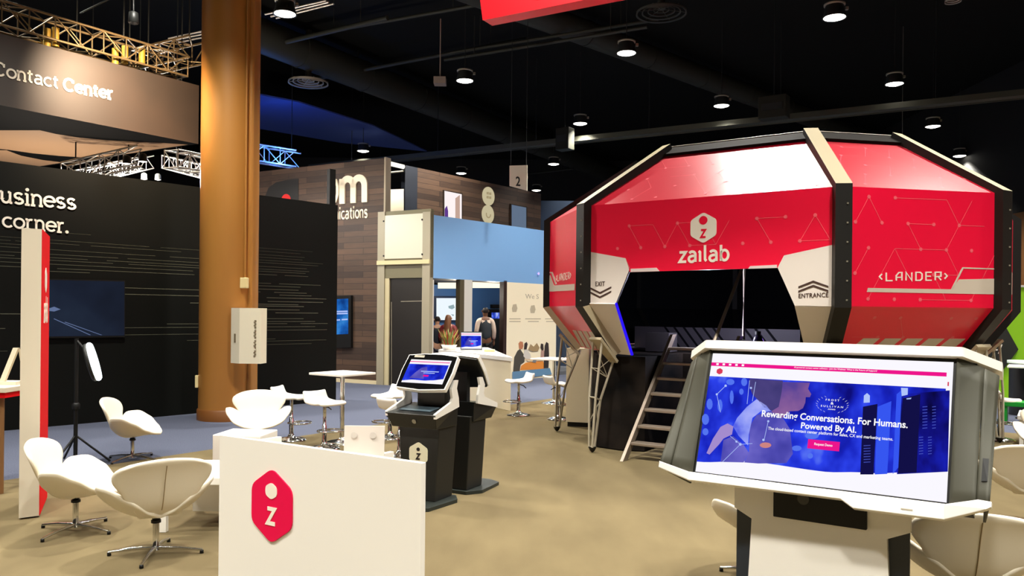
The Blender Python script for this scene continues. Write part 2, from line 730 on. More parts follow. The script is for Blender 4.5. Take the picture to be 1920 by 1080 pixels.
for k in range(34):
    z = 1.15 + k * .053 + rnd.uniform(-.012, .012)
    fade = 1 - abs(z - 1.85) / 1.1
    segs = []
    s0 = rnd.uniform(.2, .9)
    while s0 < 8.2:
        s1 = s0 + rnd.uniform(.5, 2.4)
        if rnd.random() < .75:
            segs.append((s0, min(s1, 8.3)))
        s0 = s1 + rnd.uniform(.05, .3)
    for a, b in segs:
        if 2.55 < a < 5.3 and z < 2.3:
            continue
        h = .0012 + .0048 * max(0, fade) ** 1.3
        p, q = A + dW * a + off * .002, A + dW * b + off * .002
        m.prism([p + UP * (z - h), q + UP * (z - h), q + UP * (z + h), p + UP * (z + h)], -off * .003)
m.build('line_print', mat('line_print_grey', (86, 86, 70), .6), t)

# television on the black wall
t = thing('wall_television', 'wide dark blue television on the black booth wall behind the red panel', 'television', hit(165, 580, (pw.p, pw.n)))
m = MB()
pw.poly(m, [(60, 522), (232, 526), (232, 632), (60, 634)], .05)
m.build('bezel', black_matte, t)
m = MB()
pw.poly(m, [(64, 524.5), (230.5, 528), (230.5, 629), (64, 631)], .003, 0, .05)
m.build('screen', glow('night_screen_blue', (30, 36, 52), .8, (.9, ((26, 30, 42), (32, 39, 56), (40, 50, 68)), (1, 1, 1))), t)
m = MB()
pw.poly(m, [(90, 578), (99, 575), (111, 580), (99, 584), (90, 583)], .003, 0, .054)
for q in ([(118, 604), (120, 603.4), (189, 628), (186, 628)], [(98, 598), (99, 597), (168, 628), (165, 628)]):
    pw.poly(m, q, .003, 0, .054)
m.build('screen_image', glow('screen_light_beam', (96, 112, 150), 1.0), t)

# red sign totem
p0 = Vector((-3.95, 6.71, 0))
far_e = at(94, 447, 7.45)
far_e.z = 0
dT = (far_e - p0).normalized()
nT = Vector((dT.y, -dT.x, 0))
wl = at(35, 970, 6.62)
wl.z = 0
zt = at(66, 431, 6.71).z
t = thing('sign_totem', 'tall upright sign panel with white edge and red face at the left', 'sign', p0)
m = MB()
m.prism([p0 + UP * .012, p0 + dT * .74 + UP * .012, p0 + dT * .74 + UP * zt, p0 + UP * zt], (wl - p0))
m.build('white_body', mat('sign_white', (214, 204, 184), .5), t)
m = MB()
m.prism([p0 + UP * .012 + nT * .004, p0 + dT * .74 + UP * .012 + nT * .004, p0 + dT * .74 + UP * zt + nT * .004, p0 + UP * zt + nT * .004], -nT * .004)
m.build('red_face', mat('sign_red', (214, 10, 22), .7, spec=.12), t)
pt = Plane(p0 + nT * .004, nT)
m = MB()
ax, az = p0 + dT * .12, Vector((0, 0, 0))
hx = [p0 + dT * (.36 + x) + UP * (2.0 + y) + nT * .007 for x, y in hexagon(.2, .23)]
m.prism(hx, -nT * .003)
b0 = p0 + dT * .18 + nT * .004
put_text(m, stroke_text('zaIlab', .26, False, .16), b0 + UP * 1.62, b0 + dT * .4 + UP * 1.62, b0 + UP * 1.86, nT * .003)
m.build('logo', white_ink, t)

# bar table at the left edge with its frame
t = thing('side_table', 'white topped table with red apron cut by the left edge', 'table', fl(4, 922))
b0 = fl(4, 922)
m = LB()
m.box((-.3, .1, .985), (.9, .6, .05))
m.build('table_top', mat('sign_white', (214, 204, 184), .5), t, bevel=.006)
LB().box((-.3, .1, .935), (.86, .56, .05)).build('apron', mat('sign_red', (214, 14, 22), .45), t)
wood_leg = mat('wood_leg', (120, 84, 48), .5)
for dx, dy in ((.05, -.1), (-.62, -.1), (.05, .32), (-.62, .32)):
    LB().tube([(dx, dy, 0), (dx, dy, .92)], .025, 10).build('leg', wood_leg, t)
t2 = thing('brochure_stand', 'small leaning white brochure easel on the red edged table', 'brochure holder', b0 + Vector((.02, .12, 1.01)))
LB().prism([(-.1, -.08, 0), (-.05, -.08, 0), (.02, .04, .36), (-.03, .04, .36)], (0, .03, 0)).build('front_frame', mat('easel_wood', (206, 190, 164), .5), t2)
LB().prism([(.02, .04, .36), (.05, .05, .30), (.03, .17, 0), (0, .17, 0)], (.012, 0, 0)).build('back_strut', mat('easel_wood', (206, 190, 164), .5), t2)
LB().box((-.02, 0, .02), (.2, .16, .04)).build('tray', mat('sign_white', (214, 204, 184), .5), t2)

# hanging banner box over the black booth
H0, H1 = Vector((-5.36, 13.6, 0)), Vector((-7.14, 11.15, 0))
dH = (H1 - H0).normalized()
zb, zt = 4.585, 5.58
H2 = H0 + dH * 7
bk = Vector((-1.73, 1, 0)).normalized() * 5.5
t = thing('hanging_banner', 'hanging brown box banner over the black wall, lettered in slab serif', 'banner', H0 + UP * zb)
banner_face = mat('banner_print', (27, 21, 16), .6, noise=(.45, (52, 38, 28), (1, 1, 1)))
banner_black = mat('banner_black', (8, 8, 6), .8, spec=.1)
m = MB()
q0, q1 = H0, H2
m.prism([H0 + UP * zb, H2 + UP * zb, H2 + UP * zt, H0 + UP * zt], bk, 0, 1, 1)
m.build('box', [banner_face, banner_black], t)
ph = Plane(H0, Vector((-dH.y, dH.x, 0)))
m = MB()
ph.text(m, stroke_text('Contact', .21, True, .1), (-14, 141), (108, 167.5), (-14, 113), .012)
ph.text(m, stroke_text('Center', .3, True, .1), (117, 171), (211, 188.5), (117, 144), .012)
m.build('lettering', mat('banner_letter', (206, 196, 178), .5), t)
pu = Plane(H0 + UP * zb, -UP)
m = MB()
pu.poly(m, [(-40, 246), (0, 244), (75, 244), (105, 251), (150, 258), (200, 263), (255, 266), (300, 267.5), (352, 271), (290, 280), (240, 288), (195, 293.5), (150, 294.5), (110, 292), (60, 287), (12, 280), (-40, 276)], .003)
pu.poly(m, [(-40, 281), (12, 281.5), (40, 292), (80, 300), (118, 304.5), (90, 309), (70, 312), (30, 309), (-40, 303)], .003)
m.build('leaf_print', mat('banner_leaf', (176, 140, 104), .6), t)


def truss(name, label, p, q, size, mats, group=None, bays=None):
    p, q = Vector(p), Vector(q)
    d = (q - p).normalized()
    s = d.cross(UP).normalized() * size / 2
    u = UP * size / 2
    t = thing(name, label, 'truss', p, 0, group)
    corners = [s + u, s - u, -s - u, -s + u]
    for c in corners:
        MB().tube([p + c, q + c], size * .055, 8).build('chord', mats, t)
    n = bays or max(3, int((q - p).length / size))
    m = MB()
    for k in range(4):
        a, b = corners[k], corners[(k + 1) % 4]
        for i in range(n):
            x0, x1 = p + (q - p) * i / n, p + (q - p) * (i + 1) / n
            m.tube([x0 + (a if i % 2 else b), x1 + (b if i % 2 else a)], size * .032, 5)
            m.tube([x0 + a, x0 + b], size * .032, 5)
    m.build('lacing', mats, t)
    for f in (.15, .85):
        c = p + (q - p) * f
        MB().tube([c + u, Vector((c.x, c.y, CEIL))], .012, 5).build('hanger_wire', dark_metal, t)
    return t


truss_bronze = mat('truss_bronze', (112, 94, 66), .4, .6)
truss_silver = mat('truss_silver', (196, 192, 184), .35, .6)
truss('ceiling_truss', 'bronze truss along the top of the hanging brown banner', H0 + UP * 5.85 + dH * .2 + bk * .03, H2 + UP * 5.85, .34, truss_bronze)
e0 = at(250, 122, 12.9)
truss('ceiling_truss', 'bronze truss running from the banner corner to the column', at(262, 118, 14.2), at(372, 92.5, 13.44), .36, truss_bronze)
for k, (x, y) in enumerate(((88, 72), (104, 70), (234, 103), (266, 108), (216, 108))):
    o = MB().tube([hit(x, y, (H0 + bk * .03, ph.n)) + UP * .14, hit(x, y, (H0 + bk * .03, ph.n)) - UP * .14], .05, 10).build('truss_clamp', mat('clamp_yellow', (150, 120, 40), .5, .3))
    tag(o, ('first', 'second', 'fourth', 'fifth', 'third')[k] + ' yellow clamp from the left along the banner truss', 'clamp', 'clamps on the banner truss')

# warm spot clipped on the banner truss, washing the banner face
sp = hit(150, 150, (H0, ph.n)) + ph.n * 1.5 + UP * .55
t = thing('banner_spotlight', 'small spotlight on an arm above the hanging brown banner', 'spotlight', sp)
base = hit(150, 92, (H0, ph.n)) + UP * .02
LB().lathe([(.02, .16), (.06, .14), (.07, 0), (.06, -.01), (0, .02)], seg=14).build('lamp_head', dark_metal, t)
MB().tube([sp + UP * .14, sp + UP * .5, base + UP * .52], .012, 6).build('arm', dark_metal, t)
d = bpy.data.lights.new('banner_spotlight_light', 'SPOT')
d.energy = 1500
d.color = (1, .76, .52)
d.spot_size = math.radians(105)
d.spot_blend = 1.0
d.spot_blend = .9
d.shadow_soft_size = .06
lo = bpy.data.objects.new('banner_spotlight_light', d)
COL.objects.link(lo)
lo.parent = t
tgt = hit(232, 172, (H0, ph.n))
lo.location = (0, 0, -.14)
lo.rotation_euler = (tgt - sp).to_track_quat('-Z', 'Y').to_euler()

# bright stage trusses behind the black wall
c0 = at(290, 293, 13.75)
c1 = at(300, 307, 19.5)
for a, b, lab in ((at(120, 325, 13.5), c0 + Vector((-.25, -.02, 0)), 'silver stage truss behind the black wall, left arm'),
                  (c0 + Vector((.2, .2, 0)), at(430, 318, 15.4), 'silver stage truss behind the black wall, right arm'),
                  (at(150, 333, 17.0), c1 - Vector((.2, .2, 0)), 'lower brightly lit silver stage truss, left arm'),
                  (c1 + Vector((.25, -.15, 0)), at(430, 334, 18.0), 'lower brightly lit silver stage truss, right arm')):
    truss('stage_truss', lab, a, b, .3, truss_silver, 'stage trusses')
MB_white = glow('stage_lamp_glow', (255, 246, 236), 3.0)
for k, (x, y, Y) in enumerate(((238, 307, 13.55), (268, 303, 13.6), (270, 336, 18.0), (296, 337, 18.3))):
    p = at(x, y, Y)
    t = thing('stage_lamp', ('small stage lamp on the upper silver truss, left one', 'small stage lamp on the upper silver truss, right one', 'small stage lamp under the lower truss, left one', 'small stage lamp under the lower truss, right one')[k], 'stage lamp', p, 0, 'stage lamps')
    LB().lathe([(.03, .14), (.06, .12), (.07, 0)], seg=12).build('can', dark_metal, t)
    LB().lathe([(.0, -.02), (.068, 0)], seg=12).build('lens', MB_white, t)
d = bpy.data.lights.new('stage_light', 'POINT')
d.energy = 900
d.color = (1, .93, .86)
d.shadow_soft_size = .2
lo = bpy.data.objects.new('stage_light', d)
COL.objects.link(lo)
lo.location = at(270, 322, 17.9)
d = bpy.data.lights.new('banner_fill_light', 'POINT')  # unseen lamp added to brighten the underside of the banner
d.energy = 300
d.color = (1, .86, .7)
d.shadow_soft_size = .2
lo = bpy.data.objects.new('banner_fill_light', d)
COL.objects.link(lo)
lo.location = H0 + bk * .45 + dH * 1.0 + UP * 2.4
# blue lit truss far behind
truss('blue_truss', 'blue lit truss glimpsed above the plank wall beside the column', at(470, 286, 27), at(560, 300, 27), .55, truss_silver)
d = bpy.data.lights.new('blue_wash_light', 'SPOT')
d.energy = 220
d.color = (.05, .2, 1)
d.spot_size = math.radians(60)
d.shadow_soft_size = .2
lo = bpy.data.objects.new('blue_wash_light', d)
COL.objects.link(lo)
lo.location = at(500, 300, 25.5)
lo.rotation_euler = (CAM + ray(570, 225) * 30 - lo.location).to_track_quat('-Z', 'Y').to_euler()
d = bpy.data.lights.new('blue_truss_light', 'POINT')
d.energy = 160
d.color = (.06, .25, 1)
d.shadow_soft_size = .2
lo = bpy.data.objects.new('blue_truss_light', d)
COL.objects.link(lo)
lo.location = at(512, 300, 26.3)

# ------------------------------------------------------------------ the red octagonal pod
PC = Vector((3.785, 11.596, 0))
HS, AP = 1.529, 2.887


def ring(k, z):
    loc = [(-AP, -HS), (-HS, -AP), (HS, -AP), (AP, -HS), (AP, HS), (HS, AP), (-HS, AP), (-AP, HS)]
    return [PC + (VX * a + UY * b) * k + UP * z for a, b in loc]


ZT, ZB, ZU, ZL, KU, KL = 3.112, 1.859, 3.934, 1.257, .598, .851
RT, RB, RU, RL = ring(1, ZT), ring(1, ZB), ring(KU, ZU), ring(KL, ZL)
pod = thing('exhibit_pod', 'huge red octagonal pod on truss legs with black edges and white lettering', 'exhibit pod', PC)
tent_black = mat('pod_inside_black', (12, 13, 17), .8, spec=.1)
pod_grey = mat('pod_white_print', (206, 192, 176), .45)
pod_beige = mat('pod_edge_beige', (176, 162, 132), .45)
post_black = mat('pod_post_black', (22, 20, 17), .5, spec=.35)


def quad_plane(a, b, c):
    n = (b - a).cross(c - a).normalized()
    mid = (a + b + c) / 3
    if n.dot(mid - (PC + UP * 2.5)) < 0:
        n = -n
    p = Plane(a, n)
    p.n = n
    return p


def net(mb, corners, n, poly_ok=None, seed=1, dens=.42, m=1):
    """thin pale network of lines and dots printed on a panel"""
    rnd = random.Random(seed)
    a, b, c, d = corners
    ex = (b - a).normalized()
    ey = n.cross(ex).normalized()
    if ey.z < 0:
        ey = -ey
    P = [((q - a).dot(ex), (q - a).dot(ey)) for q in corners]
    g = .31
    pts = {}
    for i in range(-10, 16):
        for j in range(-1, 10):
            x, y = g * (i + (.5 if j % 2 else 0)), g * .866 * j + .08
            ok = all(in_poly(x + dx, y + dy, P) for dx in (-.05, .05) for dy in (-.05, .05))
            if ok and (poly_ok is None or poly_ok(a + ex * x + ey * y)):
                pts[(i, j)] = (x, y)
    lift = n * .0025
    for (i, j), (x, y) in pts.items():
        s = (1, 0) if j % 2 else (0, -1)
        for di, dj in ((1, 0), (s[0], 1), (s[1], 1)):
            if (i + di, j + dj) in pts and rnd.random() < dens:
                x2, y2 = pts[(i + di, j + dj)]
                p, q = a + ex * x + ey * y + lift, a + ex * x2 + ey * y2 + lift
                w = (q - p).normalized().cross(n) * .0028
                mb.add([p - w, q - w, q + w, p + w], [(0, 1, 2, 3)], m)
        if rnd.random() < .62:
            ctr = a + ex * x + ey * y + lift * 1.3
            mb.add([ctr + (ex * math.cos(k * PI / 3) + ey * math.sin(k * PI / 3)) * .022 for k in range(6)], [tuple(range(6))], m)


def panel(name, pts, n, mats, seed=None, poly_ok=None, corners=None, dens=.42):
    m = MB()
    m.prism(pts, -n * .03, 0, 0, 2 if len(mats) > 2 else 0)
    if seed is not None:
        net(m, corners or pts, n, poly_ok, seed, dens)
    return m.build(name, mats, pod)


RED3 = [red_vinyl, red_line, tent_black]
BG3 = [beige_vinyl, beige_vinyl, tent_black]
for k in range(8):
    a, b = k, (k + 1) % 8
    # roof panel
    pts = [RT[a], RT[b], RU[b], RU[a]]
    pl = quad_plane(*pts[:3])
    o = panel('roof_panel', pts, pl.n, [roof_vinyl, red_line, tent_black], 10 + k if k in (0, 1, 2) else None, dens=.28)
    if k == 1:
        continue
    pts = [RB[a], RB[b], RT[b], RT[a]]
    pl = quad_plane(*pts[:3])
    panel('side_panel', pts, pl.n, RED3, 20 + k if k in (0, 2) else None)
    pts = [RL[a], RL[b], RB[b], RB[a]]
    pl = quad_plane(*pts[:3])
    o = panel('lower_panel', pts, pl.n, RED3, 30 + k if k == 2 else None, dens=.1)
    # pale slanted stripes near the bottom
    m = MB()
    ex = (RL[b] - RL[a]).normalized()
    ln = (RL[b] - RL[a]).length
    ey = pl.n.cross(ex)
    if ey.z < 0:
        ey = -ey
    for i in range(5):
        x = .12 + i * (ln - .3) / 5
        s = .18
        q = [RL[a] + ex * (x) + ey * .02, RL[a] + ex * (x + .2) + ey * .02, RL[a] + ex * (x + .2 + s) + ey * .33, RL[a] + ex * (x + s) + ey * .33]
        m.prism([p + pl.n * .004 for p in q], -pl.n * .004)
    m.build('stripe_print', pod_grey, pod)

# front facet: red fascia over an open doorway between two pale side panels
P1 = quad_plane(RB[1], RB[2], RT[2])


def px1(l):
    return [P1.px(x, y) for x, y in l]


fas = [(1099, 383), (1581, 353), (1579, 456), (1566, 459), (1470, 480), (1458, 503), (1181, 511), (1173, 485), (1100, 472), (1093, 470)]
fp = px1(fas)
fp[0], fp[1] = RT[1], RT[2]
panel('fascia_panel', fp, P1.n, RED3, 5, lambda q: pix(q)[1] < 470, [RB[1] + UP * .35, RB[2] + UP * .35, RT[2], RT[1]])
for name, l in (('side_panel', [(1092, 470), (1100, 472), (1173, 485), (1181, 503), (1154, 570.5), (1088, 569.5)]),
                ('side_panel', [(1578, 456), (1566, 459), (1470, 480), (1458, 503), (1490, 574), (1577, 576)])):
    panel(name, px1(l), P1.n, BG3)
PL1 = quad_plane(RL[1], RL[2], RB[2])
panel('lower_panel', [PL1.px(x, y) for x, y in [(1089, 570), (1154, 571), (1184, 667), (1148, 664)]], PL1.n, BG3)
panel('lower_panel', [PL1.px(x, y) for x, y in [(1577, 577), (1490, 575), (1512, 668), (1553, 671)]], PL1.n, BG3)
m = MB()
P1.poly(m, [(1183, 505), (1231, 503), (1237, 509.5), (1183, 511)], .01)
m.build('fascia_strip', mat('pod_strip', (222, 206, 204), .4), pod)
m = MB()
P1.poly(m, [(1407, 500), (1457, 497.5), (1457, 503.5), (1403, 505)], .01)
m.build('fascia_strip', mat('pod_strip', (222, 206, 204), .4), pod)
m = MB()
P1.poly(m, [(1153, 570), (1156, 570), (1182, 505), (1180, 505)], .006, 0, -.02)
m.prism([PL1.px(x, y, .004) for x, y in [(1153, 570), (1156.5, 570), (1187, 667), (1183, 667)]], -PL1.n * .02, 1)
m.build('led_strip', [mat('led_strip_off', (70, 70, 110), .4), glow('led_blue', (40, 20, 235), 1.3)], pod)

# logo, words and chevrons on the front
m = MB()
c = (1319, 428)
hc = P1.px(1319, 428)
e1 = (P1.px(1345, 428) - P1.px(1293, 428)).normalized()
e1 = VX
sc = (P1.px(1319, 400) - P1.px(1319, 456)).length
hx = [hc + e1 * x + UP * y + P1.n * .006 for x, y in hexagon(sc * .9, sc * 1.04, .1)]
m.prism(hx, -P1.n * .006, 0)
m.build('logo_hexagon', white_ink, pod)
m = MB()
dot = [hc + e1 * (.05 * math.cos(t * PI / 8)) + UP * (.085 + .05 * math.sin(t * PI / 8)) + P1.n * .009 for t in range(16)]
m.prism(dot, -P1.n * .003, 0)
put_text(m, stroke_text('z', .26), hc - e1 * .045 - UP * .12 + P1.n * .006, hc + e1 * .045 - UP * .12 + P1.n * .006, hc - e1 * .045 - UP * .015 + P1.n * .006, P1.n * .003)
m.build('logo_mark', red_vinyl, pod)
m = MB()
P1.text(m, stroke_text('zaIlab', .25, False, .14), (1270, 495.5), (1368, 491.5), (1270, 463.5), .005)
m.build('lettering', white_ink, pod)
m = MB()
P1.text(m, font_text('EXIT', .012, 1.1), (1116.5, 537.5), (1134, 537), (1116.5, 529), .004)
for dy in (0, 8):
    P1.poly(m, [(1105, 538.5 + dy), (1105, 541.5 + dy), (1125, 552 + dy), (1146, 541 + dy), (1146, 538 + dy), (1125, 548.5 + dy)], .004)
m.build('exit_sign', mat('sign_brown', (66, 44, 38), .5), pod)
m = MB()
P1.text(m, font_text('ENTRANCE', .008, 1.06), (1497.5, 560), (1553, 558), (1497.5, 551.5), .004)
for dy in (0, 8):
    P1.poly(m, [(1497, 538 + dy), (1497, 541.5 + dy), (1525, 531 + dy), (1553, 540.5 + dy), (1553, 537 + dy), (1525, 527 + dy)], .004)
m.build('entrance_sign', mat('sign_brown', (66, 44, 38), .5), pod)

# LANDER lettering and stripes on the right and left facets
for k, words, bars, thin in (
        (2, ((1647, 530), (1777, 528.5), (1647, 510)),
         [(1627, 541), (1783, 543.5), (1798, 525), (1868, 523.5), (1868, 553), (1625, 548.5)],
         [(1783, 543), (1804, 502), (1868, 504.5), (1868, 506.5), (1806, 504.8), (1786, 543.5)]),
        (0, ((1042.5, 530), (1071, 525), (1042.5, 515)),
         [(1022, 519), (1032, 517), (1039, 536), (1078, 533), (1078, 545), (1022, 548)],
         [(1022, 511.5), (1036, 510.3), (1044, 533), (1041.5, 534), (1034, 512.8), (1022, 513.5)])):
    pk = quad_plane(RB[k], RB[k + 1], RT[k + 1])
    m = MB()
    pk.text(m, stroke_text('<LANDER>', .15, False, .12), *words, .005)
    m.build('lettering', white_ink, pod)
    m = MB()
    pk.poly(m, bars, .004)
    pk.poly(m, thin, .004)
    m.build('stripe_print', pod_grey, pod)
# pale patch on the next facet beyond the right corner
pk = quad_plane(RB[3], RB[4], RT[4])
m = MB()
b0 = RB[3] + (RB[4] - RB[3]) * .05
q = (RB[4] - RB[3])
m.prism([RB[3] + q * .2 + UP * .22 + pk.n * .005, RB[3] + q * .9 + UP * .22 + pk.n * .005, RB[3] + q * .9 + UP * .52 + pk.n * .005, RB[3] + q * .2 + UP * .52 + pk.n * .005], -pk.n * .004)
m.build('stripe_print', pod_grey, pod)

# corner posts
for k in range(8):
    rad = (RT[k] - PC)
    rad.z = 0
    rad.normalize()
    tg = UP.cross(rad)
    path = [RU[k] + UP * .02, RT[k], RB[k], RL[k]]
    outs = [(rad * .4 + UP * .9).normalized(), (rad * .95 + UP * .3).normalized(), (rad * .97 - UP * .22).normalized(), (rad * .85 - UP * .5).normalized()]
    w = .085
    rows = []
    for p, o in zip(path, outs):
        rows.append([p + o * .07 - tg * w, p + o * .07 + tg * w, p - o * .05 + tg * w, p - o * .05 - tg * w])
    m = MB()
    vs = [q for r in rows for q in r]
    for i in range(3):
        for j in range(4):
            q = (j + 1) % 4
            mi = 0
            if i == 0 and j == 0:
                mi = 1
            if i == 2 and j == 1:
                mi = 1
            m.add(vs, [(i * 4 + j, i * 4 + q, i * 4 + 4 + q, i * 4 + 4 + j)], mi)
    m.add(vs, [(3, 2, 1, 0), (12, 13, 14, 15)], 0)
    post = m.build('corner_post', [post_black, pod_beige], pod)
    if k in (1, 2, 3):
        m = MB()
        for i in range(6):
            c = RB[k] + (RT[k] - RB[k]) * (.05 + .16 * i) + rad * .069 + tg * .035
            m.box(c, (.016, .016, .016))
        m.build('bolts', grey_metal, post)
# roof rim and cap
rim_o, rim_t = ring(KU + .05, ZU - .085), ring(KU - .01, ZU + .035)
for k in range(8):
    b = (k + 1) % 8
    pl = quad_plane(rim_o[k], rim_o[b], rim_t[b])
    m = MB()
    m.prism([q + pl.n * .025 for q in (rim_o[k], rim_o[b], rim_t[b], rim_t[k])], -pl.n * .04)
    m.tube([rim_t[k] + pl.n * .028, rim_t[b] + pl.n * .028], .007, 5, 1)
    m.build('rim_board', [mat('rim_black', (22, 18, 15), .75, spec=.1), mat('rim_edge', (170, 160, 150), .4)], pod)
MB().prism(ring(KU, ZU - .02), UP * .02).build('roof_cap', tent_black, pod)


# truss legs
def rod(m, a, b, r=.012):
    m.tube([a, b], r, 6)


leg_steel = mat('leg_steel', (186, 177, 156), .4, .25)
for k in range(8):
    rad = (RT[k] - PC)
    rad.z = 0
    rad.normalize()
    tg = UP.cross(rad)
    base = RL[k].copy()
    base.z = 0

    def lp(r, t_, z):
        return base + rad * r + tg * t_ + UP * z
    chains = [[lp(.27, -.10, 1.43), lp(.34, -.07, .70), lp(.36, -.035, .07)],
              [lp(.27, .10, 1.43), lp(.34, .07, .70), lp(.36, .035, .07)],
              [lp(.0, 0, 1.22), lp(.22, 0, .66), lp(.30, 0, .07)]]
    m = MB()
    for c in chains:
        m.tube(c, .016, 8)
    for i, j in ((0, 1), (1, 2), (2, 0)):
        rod(m, chains[i][1], chains[j][1], .009)
        mid = [(c[0] + c[1]) / 2 for c in chains]
        rod(m, mid[i], mid[j], .006)
        if i != 0:
            rod(m, mid[i], chains[j][0], .005)
            rod(m, chains[i][1], (chains[j][1] + chains[j][2]) / 2, .005)
        rod(m, chains[i][2], chains[j][2], .01)
    leg = m.build('leg', leg_steel, pod)
    m = MB()
    m.prism([lp(.30, -.13, 1.46), lp(.30, .13, 1.46), lp(.0, .08, 1.16), lp(.0, -.08, 1.16)], rad * .02 - UP * .03)
    m.build('leg_bracket', pod_beige, leg)
    m = MB()
    m.lathe([(.005, 0), (.03, .02), (.05, .06), (.05, .075)], lp(.335, 0, 0), 12)
    m.build('foot', post_black, leg)

# dark skirt under the pod, notched where the stairs go in; its top is the deck
n_in = UY
foot_l = Vector((1.32, 9.53, 0))
S1 = foot_l + n_in * .78 - VX * .06
skirt = [Vector((1.12, 10.55, 0)), Vector((1.41, 10.28, 0)), S1, S1 + n_in * 1.25, S1 + n_in * 1.25 + VX * 1.12, S1 + VX * 1.12,
         Vector((3.5, 8.98, 0)), Vector((4.95, 9.2, 0)), Vector((6.25, 11.2, 0)), Vector((6.0, 12.8, 0)), Vector((4.2, 14.0, 0)), Vector((2.6, 13.9, 0)), Vector((1.2, 11.9, 0))]
moon = mat('skirt_moon_print', (6, 6, 7), .8, spec=.1, noise=(1.6, (40, 33, 28), (1, 1, 1.3)))
MB().prism([p + UP * .012 for p in skirt], UP * 1.20).build('skirt', [moon], pod)

# inside: striped rear wall band, grey box, boards
Q0, Q1 = at(1190, 620, 13.2), at(1500, 640, 11.35)
rear = plan_plane(Q0, Q1)
m = MB()
z0, z1 = 1.21, 1.56
q0, q1 = Vector((Q0.x, Q0.y, 0)), Vector((Q1.x, Q1.y, 0))
m.prism([q0 + UP * z0, q1 + UP * z0, q1 + UP * z1, q0 + UP * z1], -rear.n * .04)
m.build('parapet', mat('parapet_grey', (62, 58, 66), .6), pod)
m = MB()
dq = (q1 - q0).normalized()
ln = (q1 - q0).length
for i in range(16):
    x = .55 + i * .17
    if x + .36 > ln or 1.45 < x < 1.9:
        continue
    m.prism([q0 + dq * x + UP * z1 + rear.n * .004, q0 + dq * (x + .045) + UP * z1 + rear.n * .004, q0 + dq * (x + .34) + UP * z0 + rear.n * .004, q0 + dq * (x + .295) + UP * z0 + rear.n * .004], -rear.n * .003)
m.build('stripe_print', tent_black, pod)
m = MB()
g0 = at(1240, 640, 11.6)
m.box((g0.x, g0.y, 1.36), (.36, .3, .27), R=Matrix.Rotation(HALL, 3, 'Z'))
m.build('seat_block', mat('parapet_block', (58, 54, 58), .6), pod)
d = bpy.data.lights.new('pod_blue_light', 'POINT')
d.energy = 70
d.color = (.8, .8, 1)
d.shadow_soft_size = .1
lo = bpy.data.objects.new('pod_blue_light', d)
COL.objects.link(lo)
lo.location = at(1330, 590, 10.9)
d = bpy.data.lights.new('pod_purple_light', 'POINT')
d.energy = 1.2
d.color = (.4, .2, 1)
d.shadow_soft_size = .05
lo = bpy.data.objects.new('pod_purple_light', d)
COL.objects.link(lo)
lo.location = at(1462, 628, 10.9)
b = at(1421, 650, 10.6)
t = thing('water_bottle', 'dark purple tinted bottle standing inside the open pod', 'bottle', (b.x, b.y, 1.212))
LB().lathe([(.0, .0), (.075, .0), (.08, .02), (.08, .2), (.05, .27), (.035, .29)], seg=16).build('body', mat('dark_bottle', (26, 20, 46), .25), t)
LB().lathe([(.038, .29), (.04, .34), (0, .345)], seg=16).build('cap', black_matte, t)

# stairs
stairs = thing('stairs', 'steep metal stairs leading up into the open red pod', 'stairs', foot_l, HALL)
stair_steel = mat('stair_steel', (150, 136, 122), .4, .5)
RUN, RISE = 1.50, 1.49
W = .92
for x in (0, W):
    m = LB()
    m.prism([(x - .02, 0, .0), (x - .02, .13, .0), (x - .02, RUN + .1, RISE), (x - .02, RUN - .03, RISE)], (.04, 0, 0))
    m.build('stringer', stair_steel, stairs)
for k in range(1, 8):
    f = k / 8.0
    LB().box((W / 2, .05 + RUN * f + .05, RISE * f), (W - .04, .17, .035)).build('tread', stair_steel, stairs, bevel=.006)
for x in (W - .0,):
    m = LB()
    m.tube([(x, .25, .24), (x, .25, 1.15), (x, RUN + .15, RISE + .95), (x, RUN + .15, RISE - .05)], .022, 8)
    m.build('handrail', stair_steel, stairs)

# ------------------------------------------------------------------ swan chairs
def keyed(x, ks):
    for (a, va), (b, vb) in zip(ks, ks[1:]):
        if a <= x <= b:
            t = (x - a) / (b - a)
            t = t * t * (3 - 2 * t)
            return va + (vb - va) * t
    return ks[-1][1]


def bez(p, t):
    a, b, c, d = p
    u = 1 - t
    return a * u ** 3 + 3 * b * u * u * t + 3 * c * u * t * t + d * t ** 3


